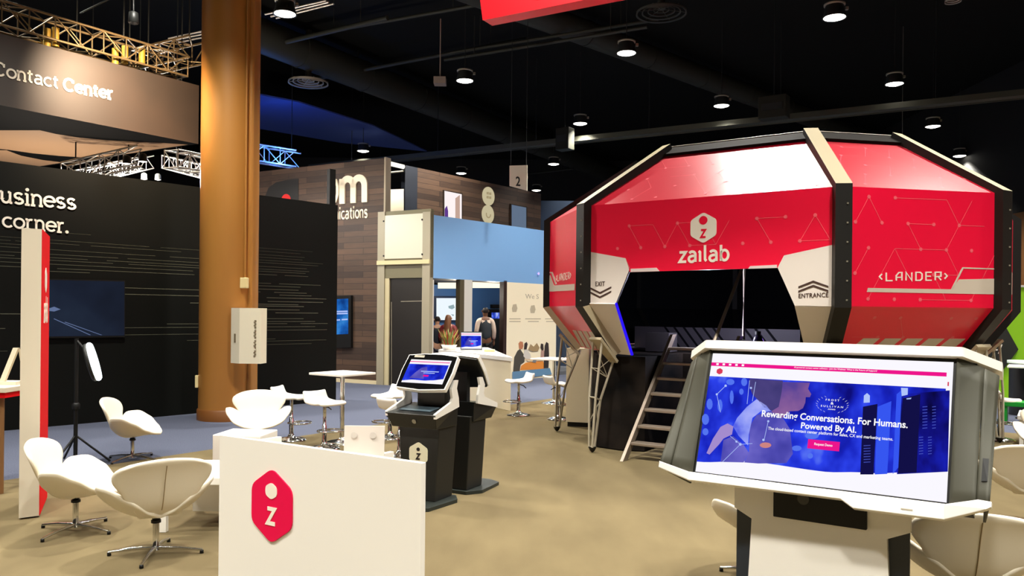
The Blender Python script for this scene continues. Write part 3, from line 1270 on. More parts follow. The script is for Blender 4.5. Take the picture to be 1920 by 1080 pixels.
def swan_shell():
    m = LB()
    # seat with its two arm wings
    rows = []
    ZK = [(0, .375), (30, .385), (52, .425), (72, .52), (90, .59), (110, .585), (132, .48), (152, .37), (180, .33)]
    RK = [(0, .335), (30, .345), (52, .37), (72, .39), (90, .395), (110, .365), (132, .265), (152, .165), (180, .12)]
    nt, na = 9, 48
    for i in range(nt + 1):
        t = i / nt
        row = []
        for k in range(na):
            a = 360 * k / na
            f = a if a <= 180 else 360 - a
            zr, rr = keyed(f, ZK), keyed(f, RK)
            x = rr * t * math.sin(math.radians(a))
            y = -rr * t * math.cos(math.radians(a)) + .02
            p = 2.0 if f < 40 else 2.6
            z = .32 + (zr - .32) * t ** p
            if f < 60:
                z -= .05 * max(0, t - .75) / .25 * (1 - f / 60)
            row.append(Vector((x, y, z)))
        rows.append(row)
    m.grid(rows, 0, True, True)
    m.add(rows[0], [tuple(range(na))], 0, True)
    # back leaf
    Y = (-.02, .23, .20, .33)
    Z = (.315, .29, .58, .80)
    WK = [(0, .10), (.2, .14), (.4, .18), (.6, .26), (.8, .33), (.91, .33), (.97, .275), (1, .19)]
    rows = []
    ns, nw = 16, 14
    for i in range(ns + 1):
        s = i / ns
        hw = keyed(s, WK)
        row = []
        for j in range(nw + 1):
            w = -1 + 2 * j / nw
            x = w * hw
            sag = .04 * w * w * max(0, s - .5) * 2
            row.append(Vector((x, bez(Y, s) - .62 * x * x, bez(Z, s) - sag * .7)))
        rows.append(row)
    m.grid(rows, 0, True)
    for q in m.v:
        q.z = .02 + (q.z - .02) * .915
    return m


def make_swan(label, loc, rz):
    t = thing('swan_chair', label, 'chair', loc, rz, 'white swan chairs')
    sh = swan_shell().build('shell', cream, t, solidify=.034, subsurf=1)
    m = LB()
    Y = (-.02, .23, .20, .33)
    Z = (.315, .29, .58, .80)
    m.tube([(0, bez(Y, s / 14) + .0185, (bez(Z, s / 14) - .006) * .915 + .001) for s in range(5, 14)], .0028, 5)
    m.build('seam', mat('seam_tan', (150, 128, 88), .6), sh)
    LB().lathe([(.05, .288), (.05, .268), (.03, .262), (.03, .245), (.022, .24), (.022, .05), (.03, .04), (.03, .03)], seg=16).build('pole', chrome, t)
    LB().lathe([(.034, .246), (.034, .228)], seg=14).build('collar', black_matte, t)
    for k in range(4):
        a = PI / 4 + k * PI / 2 + .3
        d = Vector((math.cos(a), math.sin(a), 0))
        f = LB().tube([Vector((0, 0, .052)) + d * .02, Vector((0, 0, .045)) + d * .16, Vector((0, 0, .024)) + d * .32], .016, 8, r2=.010).build('foot', chrome, t)
        LB().lathe([(.0, 0), (.014, 0), (.014, .022), (0, .028)], d * .315, 8).build('glide', black_matte, f)
    return t


SW = [('white swan chair in the left front, seen from behind with a seam down its back', (-2.53, 5.72, 0), PI + .62),
      ('white swan chair beside the foot of the tall red sign panel, turned sideways', (-3.42, 6.3, 0), PI / 2 + .22),
      ('white swan chair behind the others on the left, in front of the black wall', (-4.42, 9.35, 0), PI / 2 + .2),
      ('white swan chair facing the camera in front of the brown column', (-3.17, 10.05, 0), .28),
      ('white swan chair cut by the right edge, beside the large kiosk', (4.36, 6.7, 0), PI - .5),
      ('white swan chair with back seam, right behind the right end of the large kiosk', (2.55, 4.46, 0), PI - .3),
      ('white swan chair mostly hidden behind the stand of the large kiosk', (1.74, 5.35, 0), PI + .1),
      ('white swan chair mostly outside the right edge, its arm below the low table top', (6.2, 9.15, 0), -.6)]
swan = None
for lab, loc, rz in SW:
    if swan is None:
        swan = make_swan(lab, loc, rz)
    else:
        c = copy_tree(swan)
        c.location, c.rotation_euler, c['label'] = loc, (0, 0, rz), lab


# ------------------------------------------------------------------ bar stools and bar tables
def make_stool(label, loc, rz):
    t = thing('bar_stool', label, 'bar stool', loc, rz, 'white bar stools')
    prof = []
    n = 14
    for i in range(n + 1):
        s = i / n
        y = -.19 + .36 * min(1, s / .72) + (.05 * (s - .72) / .28 if s > .72 else 0)
        z = .595 - .02 * math.sin(PI * min(1, s / .72)) + (.13 * ((s - .66) / .34) ** 1.6 if s > .66 else 0) - (.03 * (1 - s / .12) ** 2 if s < .12 else 0)
        prof.append((y, z))
    m = LB()
    rows = []
    for y, z in prof:
        e = .205 if y < .12 else .205 - .03 * ((y - .12) / .1)
        rows.append([Vector((x * e, y, z + .012 * abs(x) ** 3)) for x in (-1, -.85, -.5, 0, .5, .85, 1)])
    m.grid(rows)
    m.build('seat', white, t, solidify=.042, subsurf=1)
    LB().lathe([(.03, .02), (.03, .30), (.022, .305), (.022, .56), (.06, .562)], seg=14).build('pole', chrome, t)
    LB().lathe([(.205, .0), (.205, .008), (.15, .03), (.05, .05), (.032, .09)], seg=28).build('base', chrome, t)
    m = LB()
    m.tube([(.17 * math.cos(a), .02 + -.14 - .13 * math.sin(a) * 0 + .15 * math.sin(a), .24) for a in [2 * PI * k / 20 for k in range(21)]], .011, 6)
    m.tube([(0, 0, .24), (0, -.12, .24)], .01, 6)
    m.build('footrest', chrome, t)
    LB().tube([(.02, .02, .53), (.1, .05, .515), (.16, .07, .48)], .008, 6).build('lever', black_matte, t)
    return t


def gnd(px, py):
    p = fl(px, py)
    return (p.x, p.y, 0)


ST = [('white bar stool with low back beside the bar table left of the kiosks', gnd(608, 842), .9),
      ('white bar stool half hidden behind the swan chair by the brown column', gnd(546, 826), 1.4),
      ('white bar stool just left of the front touch kiosk screen', gnd(731, 822), -.6),
      ('white bar stool behind the dark tray of the front touch kiosk', gnd(749, 858), 2.4),
      ('white bar stool in front of the white reception counter', gnd(972, 779), -1.2),
      ('white bar stool behind the left truss leg of the red pod', gnd(1048, 787), 2.0),
      ('white bar stool with low back at the right edge by the green booth', gnd(1874, 826), 1.9)]
stool = None
for lab, loc, rz in ST:
    if stool is None:
        stool = make_stool(lab, loc, rz)
    else:
        c = copy_tree(stool)
        c.location, c.rotation_euler, c['label'] = loc, (0, 0, rz), lab


def bar_table(label, loc, rz, size, h):
    t = thing('bar_table', label, 'table', loc, rz)
    LB().box((0, 0, h - .015), (size, size, .03)).build('table_top', white, t, bevel=.006)
    LB().lathe([(.03, .02), (.03, h - .03)], seg=14).build('pole', chrome, t)
    LB().lathe([(.24, .0), (.24, .008), (.16, .03), (.05, .05), (.032, .08)], seg=28).build('base', chrome, t)
    return t


bar_table('square white bar table on a chrome pole left of the touch kiosks', gnd(641, 831), HALL, .62, .94)
bar_table('white bar table on a chrome pole behind the left pod leg', gnd(1038, 757), HALL, .68, .885)
bar_table('cream bar table by the green booth at the right edge', (9.1, 14.0, 0), HALL, .7, .93)

# low tables
for lab, p, s in (('low white coffee table among the swan chairs on the left', fl(297, 1000), (1.3, .75)),):
    t = thing('coffee_table', lab, 'table', (p.x, p.y, 0), 0)
    w, d = s
    LB().box((w / 2, d / 2, .405), (w, d, .06)).build('table_top', white, t, bevel=.006)
    for x in (.03, w - .03):
        for y in (.03, d - .03):
            LB().box((x, y, .188), (.05, .05, .375)).build('leg', white, t)
    LB().box((w / 2 + .03, .36, .23), (w - .2, .03, .29)).build('back_board', white, t)
t = thing('coffee_table', 'low white table at the right edge behind the large kiosk', 'table', (7.02, 11.0, 0), HALL)
LB().box((.5, .4, .385), (1.1, .8, .06)).build('table_top', white, t, bevel=.006)
for x in (.0, 1.0):
    for y in (.05, .75):
        LB().box((x, y, .178), (.05, .05, .356)).build('leg', white, t)

# white plinth behind the counter
p = Vector((-2.75, 7.42, 0))
t = MB().box((p.x + .22, p.y + .22, .295), (.46, .42, .59), R=Matrix.Rotation(-.1, 3, 'Z')).build('plinth', white, bevel=.008)
tag(t, 'white box plinth standing right behind the left end of the white counter', 'plinth')

# ------------------------------------------------------------------ white counter with the red hexagon
cl, cr = Vector((-1.935, 5.30, 0)), Vector((-.484, 4.27, 0))
cl, cr = at(412, 818, 0).copy(), None


def top_at(px, py, z):
    d = ray(px, py)
    return CAM + d * ((z - EYE) / d.z)


CH = 1.0
cl, cr = top_at(412, 818, CH), top_at(790, 871, CH)
cl.z = cr.z = 0
dC = (cr - cl).normalized()
nC = Vector((dC.y, -dC.x, 0))
LC = (cr - cl).length
counter = thing('counter', 'white front counter with a red hexagon logo on its face', 'counter', cl)
m = MB()
m.prism([cl, cr, cr + UP * CH, cl + UP * CH], -nC * .035)
m.build('front_panel', white, counter, bevel=.003)
for a, nm in ((cl + dC * .06, 'support_panel'), (cr - dC * .55, 'support_panel')):
    m = MB()
    q = a - nC * .036
    m.prism([q, q + dC * .03, q + dC * .03 + UP * .95, q + UP * .95], -nC * .36)
    m.build(nm, white, counter)
m = MB()
q = cl + dC * .031 - nC * .036
q = q + dC * .06
m.prism([q + UP * .74, q + dC * (LC - .64) + UP * .74, q + dC * (LC - .64) + UP * .77, q + UP * .77], -nC * .36)
m.build('shelf', white, counter)
pc = Plane(cl, nC)
hm = (pc.px(473, 941) + pc.px(550, 960)) / 2
m = MB()
hx = [hm + dC * x + UP * y + nC * .008 for x, y in hexagon(.335, .425, .12)]
m.prism(hx, -nC * .008)
m.build('logo_hexagon', magenta_red, counter)
m = MB()
m.prism([hm + dC * x + UP * (y + .085) + nC * .011 for x, y in hexagon(.095, .098, .2)], -nC * .003)
put_text(m, stroke_text('z', .24), hm - dC * .05 - UP * .11 + nC * .008, hm + dC * .05 - UP * .11 + nC * .008, hm - dC * .05 - UP * .005 + nC * .008, nC * .003)
m.build('logo_mark', white_ink, counter)

# acrylic holder standing on the counter shelf
p = top_at(681, 872, .772)
d0 = Vector((1, -.05, 0)).normalized()
b = cl + dC * 1.0 - nC * .2
bl, br = at(643, 872, b.y), at(719, 872, b.y)
t = thing('brochure_holder', 'white flat sheet holder standing up behind the front counter', 'brochure holder', (b.x, b.y, .772))
zt_ = at(681, 800, b.y).z
m = MB()
m.prism([Vector((bl.x, b.y, .772)), Vector((br.x, b.y, .772)), Vector((br.x, b.y + .03, zt_)), Vector((bl.x, b.y + .03, zt_))], (0, .012, 0))
m.build('sheet', mat('holder_white', (226, 216, 206), .3), t, bevel=.002)
for s in (.25, .72):
    x = bl.x + (br.x - bl.x) * s
    MB().lathe([(.018, -.003), (.018, .003)], (x, b.y + .02, zt_ - .05), 12, R=Matrix.Rotation(PI / 2, 3, 'X')).build('cut_out', mat('holder_grey', (216, 207, 198), .4), t)
MB().box(((bl.x + br.x) / 2, b.y + .04, .777), (br.x - bl.x, .14, .01)).build('foot', mat('holder_white', (226, 216, 206), .3), t)

# small things behind the counter edge
for k, (px, py) in enumerate(((592, 838), (545, 830))):
    pass

# tall light stand on the left
b = fl(143, 880)
b = Vector((-4.95, 9.1, 0))
t = thing('light_stand', 'black stand with a glowing oval ring light before the black wall', 'lamp stand', b)
LB().tube([(0, 0, .03), (0, 0, 1.42)], .022, 10).build('pole', black_matte, t)
for k in range(3):
    a = k * 2 * PI / 3 + .3
    LB().tube([(0, 0, .32), (math.cos(a) * .36, math.sin(a) * .36, .012)], .012, 8).build('leg', black_matte, t)
LB().lathe([(.04, .0), (.045, .05), (.03, .07)], (0, 0, .62), 12).build('knob', black_matte, t)
hp = at(176, 678, 9.0)
MB().tube([b + UP * 1.40, hp + Vector((-.02, .06, 0))], .014, 8).build('arm', black_matte, t)
# ring tilted, seen nearly edge on
up2 = (at(167, 646, 9.0) - at(185, 708, 9.0)).normalized()
sd = (ray(176, 678).normalized() + Vector((.1, .03, 0))).normalized()
axis = sd.cross(up2).normalized()
axis = axis if axis.x > 0 else -axis
m = MB()
pts = [hp + up2 * (.19 * math.cos(a)) + sd * (.16 * math.sin(a)) for a in [2 * PI * k / 28 for k in range(29)]]
m.tube(pts, .034, 10, cap=False)
m.build('ring_lamp', glow('ring_lamp_glow', (240, 250, 255), 2.5), t)
m = MB()
m.tube([q - axis * .035 for q in pts], .03, 8, cap=False)
m.build('ring_shell', dark_metal, t)


# ------------------------------------------------------------------ screens
def T_frame(C, yaw, tilt):
    v = Vector((math.cos(yaw), math.sin(yaw), 0))
    n = Vector((-math.sin(yaw), math.cos(yaw), 0))
    up = UP * math.cos(tilt) + n * math.sin(tilt)
    nb = n * math.cos(tilt) - UP * math.sin(tilt)
    C = Vector(C)
    return lambda a, b, c: C + v * a + up * b + nb * c


def flat(mb, T, pts, z, t=.0008, m=0):
    q = [T(a, b, -z) for a, b in pts]
    d = T(0, 0, 0) - T(0, 0, -1)
    mb.prism(q, d * t, m)


def ftext(mb, T, tf, x0, x1, y0, y1, z, m=0, t=.0006):
    put_text(mb, tf, T(x0, y0, -z), T(x1, y0, -z), T(x0, y1, -z), (T(0, 0, -1) - T(0, 0, 0)) * t, m)


def rect(x0, x1, y0, y1):
    return [(x0, y0), (x1, y0), (x1, y1), (x0, y1)]


g_white = glow('screen_white', (250, 248, 255), 1.0)
g_pink = glow('screen_pink', (238, 22, 140), 1.0)
g_blue = glow('screen_blue', (40, 70, 220), 1.0, (5.5, ((14, 14, 120), (24, 36, 190), (44, 66, 236), (110, 140, 250)), (1, 1, .6)))
g_deep = glow('screen_deep_blue', (16, 18, 120), 1.0, (7, ((10, 8, 62), (18, 18, 128), (26, 36, 190)), (1.4, 1.4, .5)))
g_skin = glow('screen_mauve', (120, 84, 150), 1.0, (6, ((84, 66, 150), (124, 86, 152), (150, 104, 160)), (1, 1, 1)))
g_hair = glow('screen_violet', (70, 62, 120), 1.0, (5, ((56, 52, 110), (84, 72, 136)), (1, 1, 1)))
g_suit = glow('screen_indigo', (66, 62, 160), 1.0, (4, ((44, 44, 140), (78, 74, 176), (120, 112, 208)), (1, 1, 1)))
g_shirt = glow('screen_periwinkle', (120, 134, 240), 1.0, (8, ((88, 100, 232), (140, 152, 246), (170, 176, 250)), (1, 1, 1)))
g_pale = glow('screen_pale_blue', (176, 196, 250), 1.0)
g_orange = glow('screen_orange', (206, 132, 130), 1.0)


def web_page(parent, T, W, H, full, scr=None):
    """the same web page on a screen W x H, origin at its centre"""
    w, h = W / 2, H / 2
    m = MB()
    flat(m, T, rect(-w, w, -h, h), .001)
    pic = m.build('screen', g_white, parent)
    m = MB()
    flat(m, T, rect(-w, w * .955, h * .78, h * .84), .002)
    flat(m, T, rect(w * -.055, w * .20, -h * .45, -h * .31), .006)
    m.build('page_bars', g_pink, pic)
    # hero picture with a wavy lower edge
    WV = [(-1, -.84), (-.5, -.74), (.1, -.77), (.4, -.72), (1, -.57)]
    lo = [(w * (-1 + 1.955 * i / 30), h * keyed(-1 + 1.955 * i / 30, WV)) for i in range(31)]
    m = MB()
    flat(m, T, [(-w, h * .6)] + lo + [(w * .955, h * .6)], .002)
    m.build('hero_picture', g_blue, pic)
    if full:
        def z6(l):
            return [scr(1240 + x / 3.858, 620 + y / 3.858) for x, y in l]

        def z7(l):
            return [scr(1560 + x / 3.858, 620 + y / 3.858) for x, y in l]

        def shape(name, material, polys, z):
            mm = MB()
            for q in polys:
                flat(mm, T, q, z)
            return mm.build(name, material, pic)
        shape('hero_racks', g_deep, [z7([(505, 470), (852, 442), (838, 1030), (470, 1048)])], .0028)
        shape('hero_rack_doors', glow('screen_navy', (18, 16, 70), 1.0), [z7([(512, 500), (640, 470), (612, 1036), (478, 1044)]), z7([(225, 560), (330, 540), (300, 1050), (205, 1050)])], .0032)
        shape('hero_light_bars', glow('screen_bright_blue', (54, 86, 240), 1.0), [z7([(330, 560), (430, 520), (400, 1046), (310, 1050)]), z7([(468, 470), (505, 440), (480, 1000), (440, 1046)])], .0032)
        shape('hero_face', g_skin, [z6([(870, 380), (1075, 385), (1062, 430), (1085, 468), (1075, 490), (1045, 490), (1042, 530), (1025, 570), (990, 590), (930, 592), (880, 640), (800, 600), (790, 500), (850, 450)])], .003)
        shape('hero_hair', g_hair, [z6([(640, 356), (880, 372), (872, 450), (850, 560), (800, 590), (740, 560), (700, 510), (660, 470), (640, 420)])], .0035)
        shape('hero_jacket', g_suit, [z6([(600, 962), (636, 880), (640, 700), (690, 620), (790, 588), (880, 640), (930, 720), (952, 900), (905, 967), (700, 970)]), z6([(430, 958), (450, 800), (520, 772), (600, 840), (632, 890), (596, 962)])], .003)
        shape('hero_sleeve', g_shirt, [z6([(620, 560), (690, 505), (760, 550), (792, 590), (720, 592), (660, 640), (634, 760), (628, 840), (560, 770), (520, 700), (550, 640)])], .0035)
        shape('hero_hand', glow('screen_lilac', (164, 140, 206), 1.0), [z6([(375, 790), (430, 705), (480, 680), (522, 702), (512, 760), (450, 790), (420, 830), (350, 905), (328, 895)])], .0037)
        spots = []
        for x, y, rx, ry in ((350, 540, 22, 40), (425, 550, 18, 45), (510, 490, 14, 50), (580, 450, 16, 22), (500, 380, 30, 22), (320, 650, 26, 40), (320, 740, 22, 26), (600, 380, 22, 30), (980, 860, 36, 20), (1090, 770, 50, 24), (1078, 915, 20, 20)):
            spots.append(z6([(x + rx * math.cos(k * PI / 6), y + ry * math.sin(k * PI / 6)) for k in range(12)]))
        shape('hero_spots', glow('screen_soft_blue', (84, 116, 240), 1.0), spots, .0026)
        lights = [z7([(232, 480), (255, 462), (275, 480), (274, 530), (230, 532)]), z7([(500, 424), (550, 426), (548, 474), (505, 484)]), z7([(540, 500), (576, 496), (570, 506), (540, 508)])]
        for x, y, r in ((403, 470, 8), (467, 408, 9), (573, 832, 10), (775, 665, 8), (740, 800, 9), (545, 812, 8), (650, 424, 8)):
            lights.append(z6([(x + r * math.cos(k * PI / 4), y + r * math.sin(k * PI / 4)) for k in range(8)]))
        for x0, y0, x1, y1 in ((403, 470, 467, 408), (403, 470, 430, 600), (573, 832, 445, 958), (573, 832, 500, 772), (775, 665, 745, 800), (573, 832, 660, 826), (640, 370, 622, 540), (684, 380, 660, 520)):
            d = Vector((x1 - x0, y1 - y0, 0)).normalized().cross(UP) * 1.6
            lights.append(z6([(x0 - d.x, y0 - d.y), (x1 - d.x, y1 - d.y), (x1 + d.x, y1 + d.y), (x0 + d.x, y0 + d.y)]))
        for k in range(8):
            y = 560 + k * 22
            lights.append(z7([(655, y), (690, y - 3), (690, y + 2), (655, y + 5)]))
            lights.append(z7([(725, y), (752, y - 3), (752, y + 2), (725, y + 5)]))
        for k in range(7):
            y = 780 + k * 20
            lights.append(z7([(630, y), (660, y - 3), (660, y + 2), (630, y + 5)]))
            lights.append(z7([(695, y), (722, y - 3), (722, y + 2), (695, y + 5)]))
            lights.append(z7([(230, y + 60), (280, y + 58), (278, y + 62), (230, y + 65)]))
        shape('hero_lights', g_pale, lights[:10], .005)
        shape('hero_rack_lights', glow('screen_dim_blue', (70, 84, 190), 1.0), lights[18:], .0045)
        shape('hero_network', g_pale, lights[10:18], .005)
        shape('hero_touch_light', g_orange, [z6([(755 + 42 * math.cos(k * PI / 6), 838 + 20 * math.sin(k * PI / 6)) for k in range(12)])], .0045)
        # words
        m = MB()
        ftext(m, T, font_text('Rewarding Conversations. For Humans.', .02), -w * .47, w * .70, -h * .055, h * .085, .007)
        ftext(m, T, font_text('Powered By AI.', .02), -w * .125, w * .32, -h * .185, -h * .06, .007)
        ftext(m, T, font_text('The cloud-based contact center platform for sales, CX and marketing teams.', .01), -w * .40, w * .60, -h * .235, -h * .175, .007)
        ftext(m, T, font_text('Request Demo', .01), w * .0, w * .145, -h * .405, -h * .355, .008)
        ftext(m, T, font_text('FROST', .01, 1.6), w * .055, w * .165, h * .305, h * .335, .007)
        ftext(m, T, font_text('&', .01), w * .097, w * .122, h * .25, h * .29, .007)
        ftext(m, T, font_text('SULLIVAN', .01, 1.6), w * .02, w * .20, h * .205, h * .235, .007)
        ftext(m, T, font_text('AWARD', .01, 1.1), w * .08, w * .14, h * .165, h * .185, .007)
        ftext(m, T, font_text('AI-powered contact center software - Join the Webinar: What is the Future of Support?'), w * -.24, w * .44, h * .795, h * .828, .0045)
        for s in (-1, 1):
            for k in range(9):
                a = math.radians(-62 + 15.5 * k)
                cx, cy = w * (.11 + s * .125 * math.cos(a)), h * (.25 + .13 * math.sin(a))
                flat(m, T, [(cx - s * .005, cy - .004), (cx, cy + .001), (cx + s * .006, cy + .005), (cx + s * .001, cy)], .007)
        for k in range(5):
            x = -w * .95 + k * w * .06
            flat(m, T, rect(x, x + w * .022, h * .795, h * .827), .0045)
        m.build('page_words', glow('screen_text_white', (255, 255, 255), 1.0), pic)
        m = MB()
        flat(m, T, [(-w * .91 + x, h * .69 + y) for x, y in hexagon(.034, .038)], .003)
        flat(m, T, rect(w * .965, w * .975, h * .64, h * .70), .003)
        m.build('page_logo', glow('screen_logo_red', (216, 60, 90), 1.0), pic)
    else:
        m = MB()
        flat(m, T, [(-w * .7, -h * .62), (-w * .5, -h * .1), (-w * .3, h * .3), (-w * .05, h * .4), (w * .02, h * .1), (-w * .05, -h * .2), (w * .02, -h * .62)], .003)
        m.build('hero_person', g_suit, pic)
        m = MB()
        flat(m, T, rect(-w * .25, w * .62, -h * .05, h * .02), .006)
        flat(m, T, rect(-w * .1, w * .45, -h * .18, -h * .12), .006)
        m.build('page_words', g_pale, pic)
    return pic


# ------------------------------------------------------------------ large kiosk
KC = (1.582, 4.132, 1.212)
kiosk = thing('large_kiosk', 'large white and grey touch screen kiosk in the right foreground', 'kiosk', (KC[0], KC[1], 0), HALL)
T = T_frame(KC, HALL, .381)
W, H = 1.21, .685
cheek = mat('kiosk_grey', (68, 67, 56), .55, spec=.3)
navy = mat('kiosk_navy', (30, 38, 48), .4)
m = MB()
m.prism([T(-W / 2 - .012, -H / 2 - .008, 0), T(W / 2 + .012, -H / 2 - .008, 0), T(W / 2 + .012, H / 2 + .012, 0), T(-W / 2 - .012, H / 2 + .012, 0)], T(0, 0, .05) - T(0, 0, 0))
m.build('bezel', black_matte, kiosk)
_o, _ax, _ay = T(0, 0, 0), T(1, 0, 0) - T(0, 0, 0), T(0, 1, 0) - T(0, 0, 0)


def on_screen(px, py):
    q = hit(px, py, (_o, _ax.cross(_ay))) - _o
    return q.dot(_ax), q.dot(_ay)


web_page(kiosk, T, W, H, True, on_screen)
# side cheeks, in two leaves each
for s in (-1, 1):
    a0, a1 = T(s * .618, .365, -.002), T(s * .618, -.372, -.004)
    b0, b1 = T(s * .725, .345, .085), T(s * .725, -.365, -.06)
    c0, c1 = T(s * .785, .335, .16), T(s * .775, -.36, -.10)
    d0_, d1_ = T(s * .74, .335, .30), T(s * .74, -.36, .30)
    m = MB()
    m.grid([[a0.lerp(a1, i / 8).lerp(b0.lerp(b1, i / 8), j / 6) for j in range(7)] for i in range(9)])
    m.build('cheek_panel', cheek, kiosk, solidify=.012)
    m = MB()
    g = (b0 - a0) * .03
    m.grid([[(b0 + g).lerp(b1 + g, i / 8).lerp(c0.lerp(c1, i / 8), j / 4) for j in range(5)] for i in range(9)])
    m.grid([[c0.lerp(c1, i / 8).lerp(d0_.lerp(d1_, i / 8), j / 4) for j in range(5)] for i in range(9)])
    m.build('side_panel', cheek, kiosk, solidify=.012)
    if s > 0:
        m = MB()
        e0, e1 = b1.lerp(b0, .18).lerp(c1.lerp(c0, .18), .35), b1.lerp(b0, .18).lerp(c1.lerp(c0, .18), .8)
        f0, f1 = b1.lerp(b0, .34).lerp(c1.lerp(c0, .34), .35), b1.lerp(b0, .34).lerp(c1.lerp(c0, .34), .8)
        off_ = (T(0, 0, -.012) - T(0, 0, 0))
        m.prism([e0 + off_, e1 + off_, f1 + off_, f0 + off_], -off_ * .5)
        m.build('card_slot', black_matte, kiosk)
m = MB()
m.prism([T(-.7, -.35, .06), T(.7, -.35, .06), T(.7, .36, .06), T(-.7, .36, .06)], T(0, 0, .22) - T(0, 0, 0))
m.build('rear_housing', dark_metal, kiosk)
# top cap
plan = [(-.80, .16), (-.645, -.035), (.645, -.035), (.80, .17), (.80, .30), (-.80, .30)]
m = MB()
m.prism([T(a, .362, c) for a, c in plan], T(0, .048, 0) - T(0, 0, 0))
m.build('top_cap', white, kiosk, bevel=.01)
# bottom lip, its ends sweeping forward, deeper at the right
m = MB()
upv = T(0, 1, 0) - T(0, 0, 0)
front = [(-.735, -.345, -.20), (-.63, -.352, -.03), (.16, -.352, -.02), (.21, -.352, -.02), (.60, -.352, -.02), (.745, -.355, -.24), (.80, -.375, -.33)]
low = [(-.735, -.38, -.20), (-.63, -.398, -.03), (.15, -.392, -.02), (.21, -.428, -.02), (.60, -.425, -.02), (.78, -.41, -.33), (.80, -.40, -.34)]
fv = [T(*q) for q in front]
lv = [T(*q) for q in low]
nbk = (T(0, 0, .05) - T(0, 0, 0))
n = len(fv)
vs = fv + lv + [q + nbk for q in fv] + [q + nbk for q in lv]
for i in range(n - 1):
    m.add(vs, [(i, i + n, i + 1 + n, i + 1), (i + 2 * n, i + 1 + 2 * n, i + 1 + 3 * n, i + 3 * n), (i, i + 1, i + 1 + 2 * n, i + 2 * n), (i + n, i + 3 * n, i + 1 + 3 * n, i + 1 + n)])
m.add(vs, [(0, 2 * n, 3 * n, n), (n - 1, 2 * n - 1, 4 * n - 1, 3 * n - 1)])
m.build('bottom_lip', white, kiosk, bevel=.004)
MB().prism([T(.42, -.404, -.0235), T(.47, -.404, -.0235), T(.47, -.398, -.0235), T(.42, -.398, -.0235)], T(0, 0, .002) - T(0, 0, 0)).build('maker_plate', mat('plate_tan', (170, 160, 140), .4), kiosk)
# stand
lc = Matrix.Translation(Vector((KC[0], KC[1], 0))) @ Matrix.Rotation(HALL, 4, 'Z')
m = LB()
m.prism([(x, 0, z) for x, z in [(-.43, .92), (-.43, .70), (-.335, .652), (-.365, .03), (.365, .03), (.335, .652), (.44, .70), (.44, .92)]], (0, .035, 0))
m.build('stand_front', white, kiosk)
m = LB()
m.box((0, .21, .46), (.77, .30, .86))
m.build('stand_body', navy, kiosk, bevel=.01)
LB().prism([(x, .037, z) for x, z in [(-.428, .70), (-.428, .03), (.432, .03), (.432, .70)]], (0, .02, 0)).build('side_cheek', navy, kiosk)
LB().box((.015, -.006, .765), (.46, .03, .16)).build('recess_panel', black_matte, kiosk, bevel=.004)
LB().lathe([(.0, -.006), (.03, -.004), (.03, .004)], (-.06, -.022, .80), 16, R=Matrix.Rotation(PI / 2, 3, 'X')).build('camera_eye', mat('lens_black', (6, 6, 8), .1), kiosk)
LB().box((0, .12, .018), (.98, .75, .036)).build('base_plate', dark_metal, kiosk, bevel=.008)


